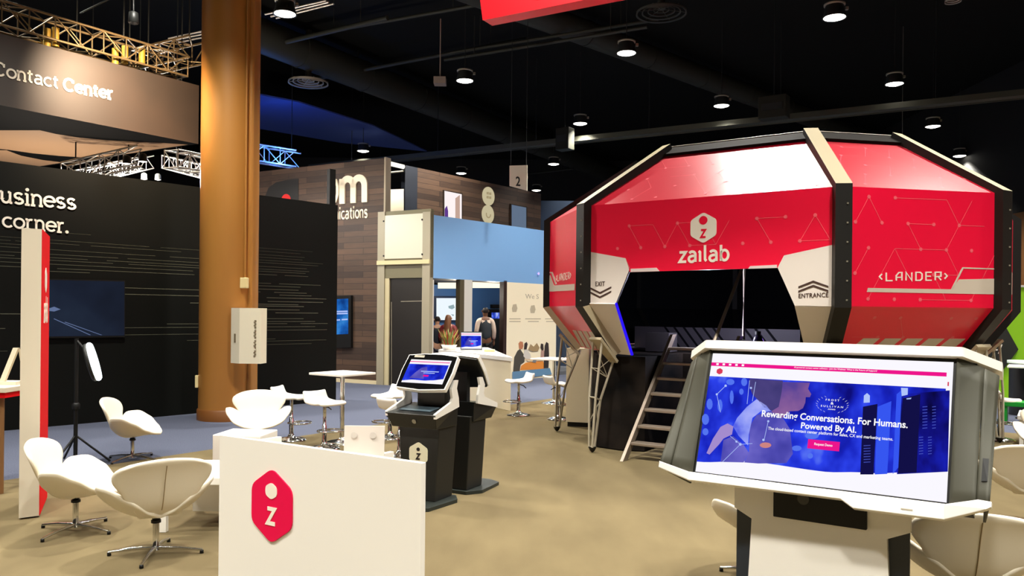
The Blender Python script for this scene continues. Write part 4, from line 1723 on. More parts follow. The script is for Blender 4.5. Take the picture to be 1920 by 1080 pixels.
# ------------------------------------------------------------------ two small touch kiosks, back to back
def make_kiosk(label, loc, rz):
    t = thing('touch_kiosk', label, 'kiosk', loc, rz, 'black touch kiosks')
    tilt = .667
    cz, cy = 1.198, -.02

    def S(a, b, c):
        return Vector((a, cy + b * math.sin(tilt) + c * math.cos(tilt), cz + b * math.cos(tilt) - c * math.sin(tilt)))
    m = LB()
    out = [(-.27, -.185), (0, -.205), (.27, -.185), (.285, .0), (.275, .185), (.1, .205), (-.1, .205), (-.275, .185), (-.285, 0)]
    m.prism([S(a, b, 0) for a, b in out], S(0, 0, .045) - S(0, 0, 0))
    m.build('screen_frame', white, t, bevel=.008)
    m = LB()
    m.prism([S(a * .965, b * .955, -.003) for a, b in out], S(0, 0, .003) - S(0, 0, 0))
    glass = m.build('screen_bezel', mat('glass_black', (8, 8, 9), .12), t)
    M = ROOTM[t.name]
    web_page(t, lambda a, b, c: M @ S(a, b, c - .003), .45, .262, False)
    m = LB()
    m.prism([S(a * .96, b * .96, .0455) for a, b in out], S(0, 0, .02) - S(0, 0, 0))
    m.build('rear_cover', black_matte, t)
    m = LB()
    m.prism([S(-.2, .155, -.007), S(-.09, .155, -.007), S(-.09, .18, -.007), S(-.2, .18, -.007)], S(0, 0, .003) - S(0, 0, 0))
    m.build('camera_bar', grey_metal, glass)
    # body
    m = LB()
    lo_, hi = (.16, .19), (.235, .15)
    m.add([(-.18, -.14, .03), (.18, -.14, .03), (.18, .16, .03), (-.18, .16, .03), (-.225, -.14, .75), (.225, -.14, .75), (.225, .17, .75), (-.225, .17, .75)],
          [(0, 1, 5, 4), (1, 2, 6, 5), (2, 3, 7, 6), (3, 0, 4, 7), (4, 5, 6, 7), (3, 2, 1, 0)])
    body = m.build('body', mat('kiosk_body', (26, 26, 23), .5, spec=.4), t, bevel=.008)
    m = LB()
    m.prism([(x, -.145, .45 + y) for x, y in hexagon(.2, .225, .1)], (0, .006, 0))
    m.build('logo_hexagon', mat('hex_cream', (226, 220, 190), .5), body)
    m = LB()
    put_text(m, stroke_text('z', .26), (-.03, -.146, .40), (.03, -.146, .40), (-.03, -.146, .46), (0, -.003, 0))
    m.prism([(x, -.149, .495 + y) for x, y in hexagon(.034, .036)], (0, .003, 0))
    m.build('logo_mark', ink, body)
    # keyboard tray
    m = LB()
    m.add([(-.24, -.22, .70), (.24, -.22, .70), (.24, .14, .70), (-.24, .14, .70), (-.275, -.29, .835), (.275, -.29, .835), (.25, .14, .89), (-.25, .14, .89)],
          [(0, 1, 5, 4), (1, 2, 6, 5), (2, 3, 7, 6), (3, 0, 4, 7), (4, 5, 6, 7), (3, 2, 1, 0)])
    tray = m.build('tray', mat('kiosk_tray', (20, 21, 20), .35, spec=.5), t, bevel=.006)
    LB().lathe([(.0, -.004), (.022, -.003), (.022, .003)], (.03, -.262, .765), 14, R=Matrix.Rotation(PI / 2 + .45, 3, 'X')).build('lock', grey_metal, tray)
    m = LB()
    m.prism([(-.18, -.2, .851), (.16, -.2, .851), (.16, -.04, .871), (-.18, -.04, .871)], (0, 0, .006))
    m.build('keyboard', mat('keyboard_grey', (60, 74, 82), .4), tray)
    # white arms
    for s in (-1, 1):
        prof = [(-.28, .80), (-.285, .845), (-.02, .93), (.0, .965), (-.02, 1.05), (.03, 1.125), (.10, 1.125), (.075, 1.05), (.11, .96), (.12, .875)]
        m = LB()
        x = s * .262
        m.prism([(x - .012, y, z) for y, z in prof], (.024, 0, 0))
        m.build('arm', white, t, bevel=.004)
    LB().box((0, .09, 1.0), (.30, .06, .34)).build('neck', mat('kiosk_tray', (20, 21, 20), .35), t)
    m = LB()
    m.prism([(-.2, .2, .0), (-.3, .06, 0), (-.26, -.36, 0), (-.12, -.44, 0), (.12, -.44, 0), (.26, -.36, 0), (.3, .06, 0), (.2, .2, 0)], (0, 0, .03))
    m.build('base_plate', mat('kiosk_base', (36, 42, 38), .5), t, bevel=.008)
    return t


k1 = make_kiosk('black touch kiosk with its lit screen facing the camera', (-.78, 7.46, 0), -.475)
k2 = copy_tree(k1)
k2.location = (-.78 + .27, 7.46 + .50, 0)
k2.rotation_euler = (0, 0, -.475 + PI)
k2['label'] = 'black touch kiosk seen from behind, back to back with the lit one'

# ------------------------------------------------------------------ plank wall with white letters
wood_m = bpy.data.materials.new('wood_planks')
wood_m.use_nodes = True
nt = wood_m.node_tree
bs = nt.nodes['Principled BSDF']
bs.inputs['Roughness'].default_value = .6
tc = nt.nodes.new('ShaderNodeTexCoord')
mp = nt.nodes.new('ShaderNodeMapping')
br = nt.nodes.new('ShaderNodeTexBrick')
br.inputs['Color1'].default_value = rgb(100, 75, 57)
br.inputs['Color2'].default_value = rgb(58, 42, 33)
br.inputs['Mortar'].default_value = rgb(44, 31, 25)
br.inputs['Scale'].default_value = 1.0
br.inputs['Mortar Size'].default_value = .006
br.inputs['Brick Width'].default_value = 1.1
br.inputs['Row Height'].default_value = .145
br.inputs['Bias'].default_value = 0.0
nz = nt.nodes.new('ShaderNodeTexNoise')
nz.inputs['Scale'].default_value = 3
mp2 = nt.nodes.new('ShaderNodeMapping')
mp2.inputs['Scale'].default_value = (1, 1, 12)
mx = nt.nodes.new('ShaderNodeMix')
mx.data_type = 'RGBA'
mx.blend_type = 'MULTIPLY'
mx.inputs['Factor'].default_value = .5
nt.links.new(tc.outputs['Object'], mp2.inputs[0])
nt.links.new(mp2.outputs[0], nz.inputs['Vector'])
cx = nt.nodes.new('ShaderNodeCombineXYZ')
sx = nt.nodes.new('ShaderNodeSeparateXYZ')
nt.links.new(tc.outputs['Object'], sx.inputs[0])
nt.links.new(sx.outputs['X'], cx.inputs['X'])
nt.links.new(sx.outputs['Z'], cx.inputs['Y'])
nt.links.new(cx.outputs[0], br.inputs['Vector'])
nt.links.new(br.outputs['Color'], mx.inputs[6])
nt.links.new(nz.outputs[0], mx.inputs[7])
nt.links.new(mx.outputs[2], bs.inputs['Base Color'])

WR, WL = Vector((-3.13, 19.4, 0)), Vector((-6.95, 21.55, 0))
t = thing('plank_wall', 'brown wood plank booth wall with big white letters', 'wall', WR)
wall_box('panel', WR, WL, 0, 5.5, .16, wood_m, t)
ww = plan_plane(WR, WL)
dWW = (WL - WR).normalized()
m = MB()
m.prism([WR + ww.n * .01, WR - dWW * .05 + ww.n * .01, WR - dWW * .05 + ww.n * .01 + UP * 5.52, WR + ww.n * .01 + UP * 5.52], -ww.n * .2)
m.build('end_trim', mat('trim_taupe', (160, 146, 124), .5), t)
m = MB()
m.prism([WR + ww.n * .03, WL + ww.n * .03, WL + ww.n * .03 + UP * .09, WR + ww.n * .03 + UP * .09], -ww.n * .03)
m.build('baseboard', mat('base_white', (220, 206, 168), .5), t)
letter = mat('letter_cream', (236, 224, 198), .5)
m = MB()
ww.text(m, stroke_text('m', .27), (638, 383), (690, 379), (638, 331), .04)
ww.text(m, stroke_text('nications', .2, False, .16), (629, 413), (690, 409), (629, 389), .02)
m.build('lettering', letter, t)
m = MB()
ww.poly(m, [(629, 336), (632, 336), (636.5, 350), (636.5, 366), (632, 380), (629, 380), (632, 364), (632, 350)], .04)
m.build('letter_edge', letter, t)
m = MB()
ww.poly(m, [(496, 400), (496, 372), (504, 352), (518, 342), (540, 337), (560, 335), (560, 400)], .01)
m.build('logo_panel', mat('logo_black', (18, 17, 16), .6), t)
m = MB()
c = ww.px(537, 376)
m.prism([c + dWW * (.17 * math.cos(a)) + UP * (.17 * math.sin(a)) + ww.n * .02 for a in [2 * PI * k / 20 for k in range(20)]], -ww.n * .008)
m.build('logo_dot', mat('dot_red', (214, 30, 30), .5), t)
# portrait screen
tv = thing('portrait_television', 'portrait blue television on the wood plank wall', 'television', ww.px(644, 600))
m = MB()
ww.poly(m, [(612, 556), (662, 554), (662, 651), (612, 653)], .08)
m.build('bezel', black_matte, tv)
m = MB()
ww.poly(m, [(616, 562), (657, 560), (657, 626), (616, 628)], .004, 0, .08)
m.build('screen', glow('city_blue', (24, 92, 170), 1.0, (3.0, ((16, 60, 130), (30, 100, 186), (60, 140, 214)), (1, 1, 1))), tv)
m = MB()
for k, (a, b, y) in enumerate(((634, 656, 583), (634, 656, 587), (634, 642, 599), (645, 656, 598))):
    ww.poly(m, [(a, y), (b, y - .6), (b, y + 2), (a, y + 2.6)], .003, 0, .084)
m.build('screen_words', g_pale, tv)

# ------------------------------------------------------------------ blue booth: doorway front, fascia, posts
taupe = mat('frame_taupe', (158, 150, 128), .5)
olive = mat('frame_olive', (112, 106, 80), .5)
CN = Vector((-1.935, 18.73, 0))
fr = plan_plane(WR, CN)
fr.p = WR + fr.n * .02
t = thing('booth_doorway', 'taupe framed booth doorway with a white panel over a dark door', 'doorway', (WR + CN) / 2)


def fbox(plane, x0, x1, y0, y1, th, mt, name, parent, lift=0.0, xs=None):
    """board on a plane between image columns, its height in metres from image rows at its left edge"""
    a, b = plane.px(x0, 600), plane.px(x1, 600)
    z0 = 0 if y0 is None else plane.px(x0, y0).z
    z1 = plane.px(x0, y1).z
    m = MB()
    o = plane.n * lift
    m.prism([Vector((a.x, a.y, z0)) + o, Vector((b.x, b.y, z0)) + o, Vector((b.x, b.y, z1)) + o, Vector((a.x, a.y, z1)) + o], -plane.n * th)
    return m.build(name, mt, parent)


fbox(fr, 708, 806, 522, 398, .12, olive, 'header', t)
pn = fbox(fr, 717, 797, 486, 405, .02, mat('panel_white', (206, 200, 180), .4), 'white_panel', t, .025)
m = MB()
for x, y in ((721, 415), (793, 412), (721, 480), (793, 477)):
    m.lathe([(.022, 0), (.022, .01)], fr.px(x, y, .03), 10, R=Vector((0, 0, 1)).rotation_difference(fr.n).to_matrix())
m.build('bolts', black_matte, pn)
fbox(fr, 708, 806, 497, 489.5, .1, mat('ledge_cream', (210, 196, 150), .5), 'ledge', t, .06)
fbox(fr, 708, 721, None, 398, .14, taupe, 'post', t, .03)
fbox(fr, 721, 729, None, 522, .12, mat('post_cream', (196, 184, 146), .5), 'post', t, .0)
fbox(fr, 792, 806, None, 398, .14, taupe, 'post', t, .03)
dr = fbox(fr, 729, 792, None, 522, .04, mat('door_dark', (24, 20, 17), .4), 'door', t, -.04)
m = MB()
fr.poly(m, [(750, 564.5), (791, 563.5), (791, 565), (750, 566)], .006, 0, -.036)
fr.poly(m, [(732, 566), (733, 566), (733, 720), (732, 720)], .006, 0, -.036)
m.build('door_edge', grey_metal, dr)

CE = Vector((.84, 22.07, 0))
fa = plan_plane(CN, CE)
dF = (CE - CN).normalized()
FE = CE + dF * 3.2
t = thing('blue_fascia', 'large plain blue booth fascia beside the white panel', 'fascia', CN + UP * 2.6)
wall_box('board', CN, FE, 2.58, 4.06, .18, mat('fascia_blue', (124, 170, 220), .5), t)
m = MB()
m.prism([CN + UP * 2.58 + fa.n * .01, CN + dF * .07 + UP * 2.58 + fa.n * .01, CN + dF * .07 + UP * 4.08 + fa.n * .01, CN + UP * 4.08 + fa.n * .01], -fa.n * .2)
m.build('edge_trim', mat('trim_pale', (206, 204, 196), .5), t)
MB().lathe([(.02, -.03), (.04, 0), (0, .01)], fa.px(1008, 513, .04), 10, R=Vector((0, 0, 1)).rotation_difference(fa.n).to_matrix()).build('downlight', glow('violet_light', (190, 170, 250), 1.5), t)

t = thing('booth_post', 'pale post at the left corner under the blue fascia', 'post', fa.px(808, 700), 0, 'posts under the blue fascia')
fbox(fa, 806, 813, None, 524, .14, mat('trim_pale', (206, 204, 196), .5), 'shaft', t)
t = thing('booth_post', 'grey post between the bright screen and the man in the vest', 'post', fa.px(876, 700), 0, 'posts under the blue fascia')
fbox(fa, 870, 885, None, 524, .16, mat('trim_pale', (206, 204, 196), .5), 'shaft', t)
fbox(fa, 862, 870, None, 524, .14, mat('post_olive', (80, 72, 52), .5), 'side_board', t)
t = thing('booth_post', 'thin dark post left of the white picture wall', 'post', fa.px(947, 700), 0, 'posts under the blue fascia')
fbox(fa, 944, 950, None, 526, .14, mat('post_dark', (46, 28, 22), .5), 'shaft', t)

# picture wall under the fascia
t = thing('picture_wall', 'cream wall with a large printed picture of a meeting', 'wall', fa.px(1000, 700))
a, b = fa.px(950, 600), fa.px(1043, 600)
a.z = b.z = 0
wall_box('panel', a, b, 0, 2.58, .12, mat('picture_cream', (244, 232, 202), .5), t)
pk = Plane(fa.p, fa.n)
sh = mat('print_pale_grey', (186, 174, 148), .6)
m = MB()
pk.text(m, font_text('We S', .0), (985, 560), (1010, 560.5), (985, 551), .003)
for x, y in ((965, 578), (999, 580)):
    pk.poly(m, [(x - 3, y - 7), (x + 3, y - 8), (x + 5, y), (x + 3, y + 7), (x - 4, y + 7), (x - 5, y)], .003)
for x0, x1, y in ((955, 976, 597), (955, 976, 602), (985, 1014, 597), (990, 1010, 602), (1022, 1040, 597), (1024, 1040, 602)):
    pk.poly(m, [(x0, y), (x1, y), (x1, y + 1.6), (x0, y + 1.6)], .003)
m.build('pale_print', sh, t)
prints = [('sofa', (220, 136, 52), [(975, 694), (977, 686), (986, 680), (1000, 678), (1018, 677), (1021, 684), (1021, 692)]),
          ('suit', (72, 68, 60), [(962, 697), (964, 670), (970, 658), (975, 654), (984, 668), (983, 679), (976, 684), (974, 697)]),
          ('face', (186, 120, 84), [(973, 654), (972, 644), (975, 640), (980, 641), (981, 649), (979, 655)]),
          ('shirt', (206, 200, 190), [(981, 668), (983, 656), (988, 655), (994, 664), (996, 673), (986, 673)]),
          ('hair', (50, 40, 36), [(982, 655), (983, 644), (987, 641), (989, 645), (987, 655)]),
          ('dress', (176, 140, 128), [(1013, 674), (1014, 658), (1018, 654), (1021, 660), (1021, 674)]),
          ('hair', (70, 44, 34), [(1013, 652), (1014, 644), (1018, 645), (1019, 655), (1016, 658)]),
          ('coat', (48, 40, 38), [(1019, 690), (1020, 662), (1021, 648), (1024, 641), (1028, 644), (1029, 664), (1028, 690)]),
          ('table', (222, 196, 160), [(984, 674), (1016, 671), (1018, 676), (990, 678)]),
          ('laptop', (120, 124, 128), [(997, 679), (1000, 673), (1006, 673), (1004, 680)]),
          ('plants', (160, 134, 96), [(990, 655), (994, 645), (1000, 650), (1006, 643), (1011, 652), (1008, 658), (998, 659)]),
          ('carpet', (96, 136, 170), [(960, 697), (1030, 690), (1034, 702), (960, 712)])]
for k, (nm, colr, pts) in enumerate(prints):
    m = MB()
    pk.poly(m, pts, .003, 0, .001 * (k + 1))
    m.build('picture_print', mat('print_' + nm, colr, .6), t)

# inside the blue booth
iw0, iw1 = fa.px(800, 600) - fa.n * 2.6, fa.px(990, 600) - fa.n * 2.6
iw0.z = iw1.z = 0
t = thing('blue_inner_wall', 'blue back wall inside the booth behind the standing people', 'wall', (iw0 + iw1) / 2)
wall_box('panel', iw0 + dF * .15, iw1 + dF * 2, 0, 2.55, .1, mat('inner_blue', (58, 104, 164), .5), t)
t = thing('booth_canopy', 'dark canopy under the blue fascia', 'canopy', fa.px(880, 540) - fa.n * .3)
c0, c1 = fa.px(806, 600), FE
m = MB()
m.prism([Vector((c0.x, c0.y, 2.60)) - fa.n * .2, Vector((c1.x, c1.y, 2.60)) - fa.n * .2, Vector((c1.x, c1.y, 2.60)) - fa.n * 2.6, Vector((c0.x, c0.y, 2.60)) - fa.n * 2.6], UP * .06)
m.build('ceiling_board', mat('canopy_dark', (52, 42, 34), .6), t)
inn = Plane(fa.p - fa.n * 1.2, fa.n)
for k, (x0, x1, y0, y1, w) in enumerate(((821, 862, 530, 541, 'left'), (886, 936, 527, 540, 'right'))):
    m = MB()
    inn.poly(m, [(x0, y0), (x1, y0), (x1, y1), (x0, y1)], .05)
    tag(m.build('light_box', glow('light_box_warm', (255, 244, 214), 1.3)), 'bright warm light box under the blue fascia, %s one' % w, 'light', 'light boxes in the blue booth')
ib = Plane(iw0, fa.n)
t = thing('bright_television', 'bright white screen behind the woman in red', 'television', ib.px(840, 580))
m = MB()
ib.poly(m, [(812, 555), (867, 555), (867, 604), (812, 604)], .05)
m.build('bezel', mat('bezel_navy', (30, 50, 84), .4), t)
m = MB()
ib.poly(m, [(816, 559), (863, 559), (863, 600), (816, 600)], .003, 0, .05)
m.build('screen', glow('screen_cool_white', (238, 248, 255), 1.0), t)
m = MB()
for pts in ([(838, 574), (848, 571), (850, 577), (845, 580), (839, 578)], [(856, 571), (863, 567), (863, 569), (858, 573)], [(843, 589), (849, 590), (847, 593)]):
    ib.poly(m, pts, .003, 0, .053)
m.build('screen_image', glow('screen_grey_teal', (146, 170, 176), 1.0), t)
t = thing('small_television', 'dark screen with blue pictures right of the man in the vest', 'television', ib.px(930, 590))
m = MB()
ib.poly(m, [(914, 580), (950, 580), (950, 616), (914, 616)], .08)
m.build('bezel', black_matte, t)
m = MB()
ib.poly(m, [(918, 586), (942, 586), (942, 613), (918, 613)], .003, 0, .08)
m.build('screen', glow('screen_mix', (60, 90, 200), 1.0, (5, ((20, 30, 90), (60, 90, 220), (200, 216, 250)), (1, 1, 1))), t)
m = MB()
ib.poly(m, [(919, 571), (950, 571), (950, 578), (919, 578)], .1)
tag(m.build('wall_shelf', black_matte), 'black shelf on the blue inner wall above the small screen', 'shelf')
a = ib.px(938, 640)
tag(MB().box((a.x + .1, a.y - .6, .855), (.9, .6, 1.5), R=Matrix.Rotation(math.atan2(dF.y, dF.x), 3, 'Z')).build('dark_cabinet', mat('cabinet_dark', (30, 30, 26), .5), bevel=.01), 'dark cabinet standing behind the man in the vest', 'cabinet')
for k, (x, y, e) in enumerate(((845, 545, 26), (912, 545, 26))):
    d = bpy.data.lights.new('booth_light', 'POINT')
    d.energy = e * 1.6
    d.color = (1, .93, .8)
    d.shadow_soft_size = .15
    lo = bpy.data.objects.new('booth_light', d)
    COL.objects.link(lo)
    lo.location = inn.px(x, y) + fa.n * .3 - UP * .1

# upper storey
U0, U1 = Vector((-2.62, 21.8, 0)), Vector((.9, 26.3, 0))
t = thing('upper_storey', 'dark plank upper storey with windows above the blue fascia', 'building', U0 + UP * 3)
up_p = plan_plane(U0, U1)
zt0 = up_p.px(790, 316).z
wall_box('plank_front', up_p.px(780, 600) * 1, up_p.px(1012, 600), 2.7, zt0, .15, wood_m, t)
fbox2 = [(832, 864, 358, 407, 'window_light', glow('window_warm_white', (255, 244, 244), 1.0)),
         (958, 985, 384, 426, 'window_dim', glow('window_dusk', (96, 112, 134), 1.0))]
for x0, x1, y0, y1, nm, mt in fbox2:
    dy = (x1 - x0) * .2
    m = MB()
    up_p.poly(m, [(x0 - 2, y0 - 2), (x1 + 2, y0 + dy - 2), (x1 + 2, y1 + 30), (x0 - 2, y1 + 30)], .03)
    w = m.build('window_frame', mat('window_frame_dark', (40, 28, 20), .5), t)
    m = MB()
    up_p.poly(m, [(x0, y0), (x1, y0 + dy), (x1, y1 + 30), (x0, y1 + 30)], .006, 0, .03)
    m.build('pane', mt, w)
    if nm == 'window_light':
        m = MB()
        up_p.poly(m, [(852, 372), (860, 366), (860, 425), (852, 425)], .01, 0, .036)
        m.build('curtain', glow('curtain_tan', (196, 164, 150), 1.0), w)
        m = MB()
        up_p.poly(m, [(832, 392), (836, 386), (838, 396), (838, 425), (832, 425)], .01, 0, .036)
        m.build('purple_plant', glow('purple_plant', (96, 60, 140), 1.0), w)
m = MB()
nv = plan_plane(U0, U1)
q0, q1 = up_p.px(757, 600), up_p.px(781, 600)
m.prism([Vector((q0.x, q0.y, 2.7)), Vector((q1.x, q1.y, 2.7)), Vector((q1.x, q1.y, zt0)), Vector((q0.x, q0.y, zt0))], -up_p.n * .15)
m.build('navy_corner', mat('upper_navy', (28, 33, 44), .6), t)
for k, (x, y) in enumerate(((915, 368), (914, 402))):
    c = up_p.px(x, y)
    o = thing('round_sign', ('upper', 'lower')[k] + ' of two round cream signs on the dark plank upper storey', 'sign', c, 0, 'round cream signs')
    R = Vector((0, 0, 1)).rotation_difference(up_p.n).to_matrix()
    MB().lathe([(.28, .005), (.28, .03), (.0, .032)], c, 28, R=R).build('disc', glow('disc_glow', (206, 194, 158), .9), o)  # emission added so the cream disc and its icon look lit
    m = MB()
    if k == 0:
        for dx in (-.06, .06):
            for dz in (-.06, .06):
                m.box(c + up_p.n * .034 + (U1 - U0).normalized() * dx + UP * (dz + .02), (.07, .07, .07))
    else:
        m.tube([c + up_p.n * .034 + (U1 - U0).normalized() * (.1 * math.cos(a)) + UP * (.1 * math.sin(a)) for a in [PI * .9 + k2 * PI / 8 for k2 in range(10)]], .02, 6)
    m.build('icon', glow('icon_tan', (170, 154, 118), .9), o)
# lit white panel between plank wall and upper storey
bw = Plane(at(740, 400, 21.0), -Vector((ray(740, 400).x, 1, 0)))
m = MB()
bw.poly(m, [(700, 357), (757, 355), (757, 404), (700, 406)], .05)
tag(m.build('lit_panel', mat('lit_panel_cream', (250, 240, 214), .5)), 'lit cream panel seen above the white panel, right of the plank wall', 'panel')
d = bpy.data.lights.new('panel_light', 'SPOT')
d.energy = 60
d.color = (1, .93, .8)
d.spot_size = 1.6
lo = bpy.data.objects.new('panel_light', d)
COL.objects.link(lo)
lo.location = at(738, 330, 20.2)
lo.rotation_euler = (at(738, 390, 21) - lo.location).to_track_quat('-Z', 'Y').to_euler()
m = MB()
m.tube([at(716, 303, 20.6), at(757, 313, 21.5)], .06, 8)
tag(m.build('tube_light', glow('tube_light_white', (255, 250, 232), 1.4)), 'white tube light sticking out right of the plank wall top', 'light')
m = MB()
m.tube([at(716, 325, 20.6), at(757, 321, 21.5)], .03, 6)
tag(m.build('brace_rod', grey_metal), 'grey rod below the white tube light at the plank wall top', 'rod')

# hanging number sign
c = at(972, 333, 20)
t = thing('number_sign', 'hanging white aisle sign with the number two', 'sign', c)
w2 = .215
sp_ = Plane(c, -Vector((.35, .94, 0)))
m = MB()
sp_.poly(m, [(956, 311), (989, 310), (989, 358), (956, 349)], .03)
m.build('board', mat('sign_board', (226, 218, 200), .5), t)
m = MB()
sp_.text(m, font_text('2', .02), (968, 349), (976.5, 349.5), (968, 331), .004, 0, .03)
m.build('lettering', ink, t)
for x in (958, 987):
    a = sp_.px(x, 311)
    MB().tube([a, Vector((a.x, a.y, CEIL))], .008, 5).build('hanger_wire', dark_metal, t)
# blue-grey structure behind the pod's left shoulder
m = MB()
a = at(1040, 400, 27)
m.box((a.x + .45, a.y, 2.75), (2.0, 1.2, 5.5))
tag(m.build('blue_tower', mat('tower_blue', (70, 90, 116), .6)), 'blue grey tower peeking over the left shoulder of the red pod', 'tower')

# ------------------------------------------------------------------ reception counter and what stands on it
TZ = .965
poly = [top_at(961, 671, TZ), top_at(822, 656, TZ), top_at(842, 651.5, TZ), top_at(915, 652, TZ)]
poly = [Vector((q.x, q.y, 0)) for q in poly]
cen = sum(poly, Vector((0, 0, 0))) / 4
t = thing('reception_counter', 'cream reception counter with a laptop on it, behind the touch kiosks', 'counter', cen)
m = MB()
m.prism([cen + (q - cen) * .97 + UP * .0 for q in poly], UP * (TZ - .07))
m.build('body', mat('counter_cream', (232, 218, 186), .45), t)
m = MB()
m.prism([q + UP * (TZ - .07) for q in poly], UP * .07)
m.build('top', white, t, bevel=.01)
lp_ = top_at(884, 658, TZ)
t = thing('laptop', 'open laptop showing a web page on the reception counter', 'laptop', (lp_.x, lp_.y, TZ), .08)
LB().box((0, -.06, .012), (.46, .32, .022)).build('keyboard_base', mat('laptop_silver', (190, 190, 186), .3, .6), t, bevel=.004)
m = LB()
m.prism([(-.23, .1, .02), (.23, .1, .02), (.23, .2, .40), (-.23, .2, .40)], (0, .015, 0))
m.build('lid', dark_metal, t)
M = ROOTM[t.name]
lidn = Vector((0, .10, .38)).normalized()
web_page(t, lambda a, b, c: M @ (Vector((0, .148, .21)) + Vector((a, 0, 0)) + lidn * b + Vector((0, .967, -.254)) * c), .43, .35, False)
p = top_at(842, 657, TZ)
t = thing('potted_grass', 'red and green striped leafy plant on the reception counter', 'plant', (p.x, p.y, TZ))
LB().lathe([(.12, 0), (.17, .12), (.15, .12), (.0, .10)], seg=16).build('pot', white, t)
lf = [mat('leaf_green', (110, 118, 40), .5), mat('leaf_red', (170, 40, 26), .5), mat('leaf_yellow', (168, 160, 70), .5)]
rnd = random.Random(5)
ms = [LB(), LB(), LB()]
for k in range(70):
    a, r = rnd.uniform(0, 2 * PI), rnd.uniform(.0, .12)
    h = rnd.uniform(.22, .42)
    o = Vector((math.cos(a), math.sin(a), 0))
    s = Vector((-o.y, o.x, 0))
    b0 = o * r + UP * .08
    pts = [b0, b0 + o * .06 + UP * h * .6, b0 + o * .15 + UP * h]
    w = .014
    ms[(0, 2, 0, 1, 2)[k % 5]].add([pts[0] - s * w, pts[0] + s * w, pts[1] + s * w, pts[1] - s * w, pts[2]], [(0, 1, 2, 3), (3, 2, 4)])
for k in range(3):
    ms[k].build('leaves', lf[k], t)
p = top_at(918, 660, TZ)
tag(MB().box((p.x, p.y, TZ + .03), (.22, .16, .05)).build('card_box', mat('card_tan', (196, 188, 140), .5), bevel=.01), 'small tan box beside the laptop on the reception counter', 'box')

# white cabinets behind the left pod legs
a, b = fl(1063, 800), fl(1103, 802)
a, b = Vector((a.x, a.y, 0)), Vector((b.x, b.y, 0))
t = thing('white_cabinet', 'plain cream cabinet behind the left legs of the red pod', 'cabinet', (a + b) / 2)
dd = (b - a).normalized()
a = a - dd * .02
m = MB()
m.prism([a + UP * .07, b + UP * .07, b + UP * 1.22, a + UP * 1.22], Vector((.2, .55, 0)))
m.build('body', mat('counter_cream', (232, 218, 186), .45), t, bevel=.006)
m = MB()
m.prism([a + dd * .03 + Vector((.0, .02, 0)), b + Vector((0, .02, 0)), b + Vector((0, .02, .07)), a + dd * .03 + Vector((0, .02, .07))], Vector((.18, .5, 0)))
m.build('plinth', black_matte, t)

# ------------------------------------------------------------------ green booth at the right
G0 = at(1850, 600, 16.0)
G0.z = 0
gv = Vector((.95, -.30, 0)).normalized()
t = thing('green_wall', 'bright green booth wall at the right edge behind the pod', 'wall', G0)
zg = at(1910, 538, 15.7).z
wall_box('panel', G0 - gv * .6, G0 + gv * 4, 0, zg, .12, mat('booth_green', (136, 196, 20), .5), t)
gp = Plane(G0, Vector((-gv.y, gv.x, 0)))
m = MB()
m.prism([G0 - gv * .6 + UP * zg + gp.n * .02, G0 + gv * 4 + UP * zg + gp.n * .02, G0 + gv * 4 + UP * (zg + .04) + gp.n * .02, G0 - gv * .6 + UP * (zg + .04) + gp.n * .02], -gp.n * .16)
m.build('top_trim', mat('trim_pale', (206, 204, 196), .5), t)
t = thing('diamond_sign', 'dark diamond shaped board with white letters on the green wall', 'sign', gp.px(1850, 660))
m = MB()
gp.poly(m, [(1790, 670), (1880, 605), (1908, 655), (1852, 730), (1780, 735)], .06)
m.build('board', mat('diamond_black', (30, 32, 26), .5), t)
m = MB()
gp.text(m, font_text('ctivity'), (1830, 662), (1878, 663), (1830, 640), .004, 0, .06)
m.build('lettering', white_ink, t)
m = MB()
gp.poly(m, [(1826, 662), (1848, 658), (1848, 690), (1826, 690)], .006, 0, .062)
m.build('photo_print', mat('photo_grey', (150, 136, 136), .6, noise=(3, (60, 54, 54))), t)
b = at(1925, 700, 14.6)
t = thing('dark_counter', 'dark round counter with pale top at the right edge', 'counter', (b.x, b.y, 0))
zc = at(1910, 676, 14.6).z
LB().lathe([(.28, 0), (.28, zc - .05)], seg=28).build('drum', mat('drum_dark', (18, 20, 20), .4), t)
LB().lathe([(.31, zc - .05), (.31, zc), (0, zc)], seg=28).build('top', mat('drum_top', (180, 196, 186), .4), t)
b = at(1905, 762, 13.4)
t = thing('green_bench', 'low green bench before the green wall at the right edge', 'bench', (b.x, b.y, 0), HALL)
zb_ = max(.3, at(1905, 752, 13.4).z)
LB().box((.3, .0, zb_ - .04), (1.1, .4, .08)).build('seat', mat('bench_green', (16, 150, 40), .4), t, bevel=.01)
for s in (-.15, .75):
    LB().box((s, 0, (zb_ - .08) / 2), (.06, .36, zb_ - .08)).build('leg', mat('bench_green', (16, 150, 40), .4), t)

# ------------------------------------------------------------------ people inside the blue booth
plat = [fa.px(813, 600) - fa.n * .25, FE - fa.n * .25, FE - fa.n * 2.58, fa.px(813, 600) - fa.n * 2.58]
plat = [Vector((q.x, q.y, 0)) for q in plat]
tag(MB().prism([q + UP * .1 for q in plat], -UP * .1).build('booth_platform', mat('platform_grey', (90, 92, 98), .8)),
    'low grey platform on which the three people stand', 'platform')


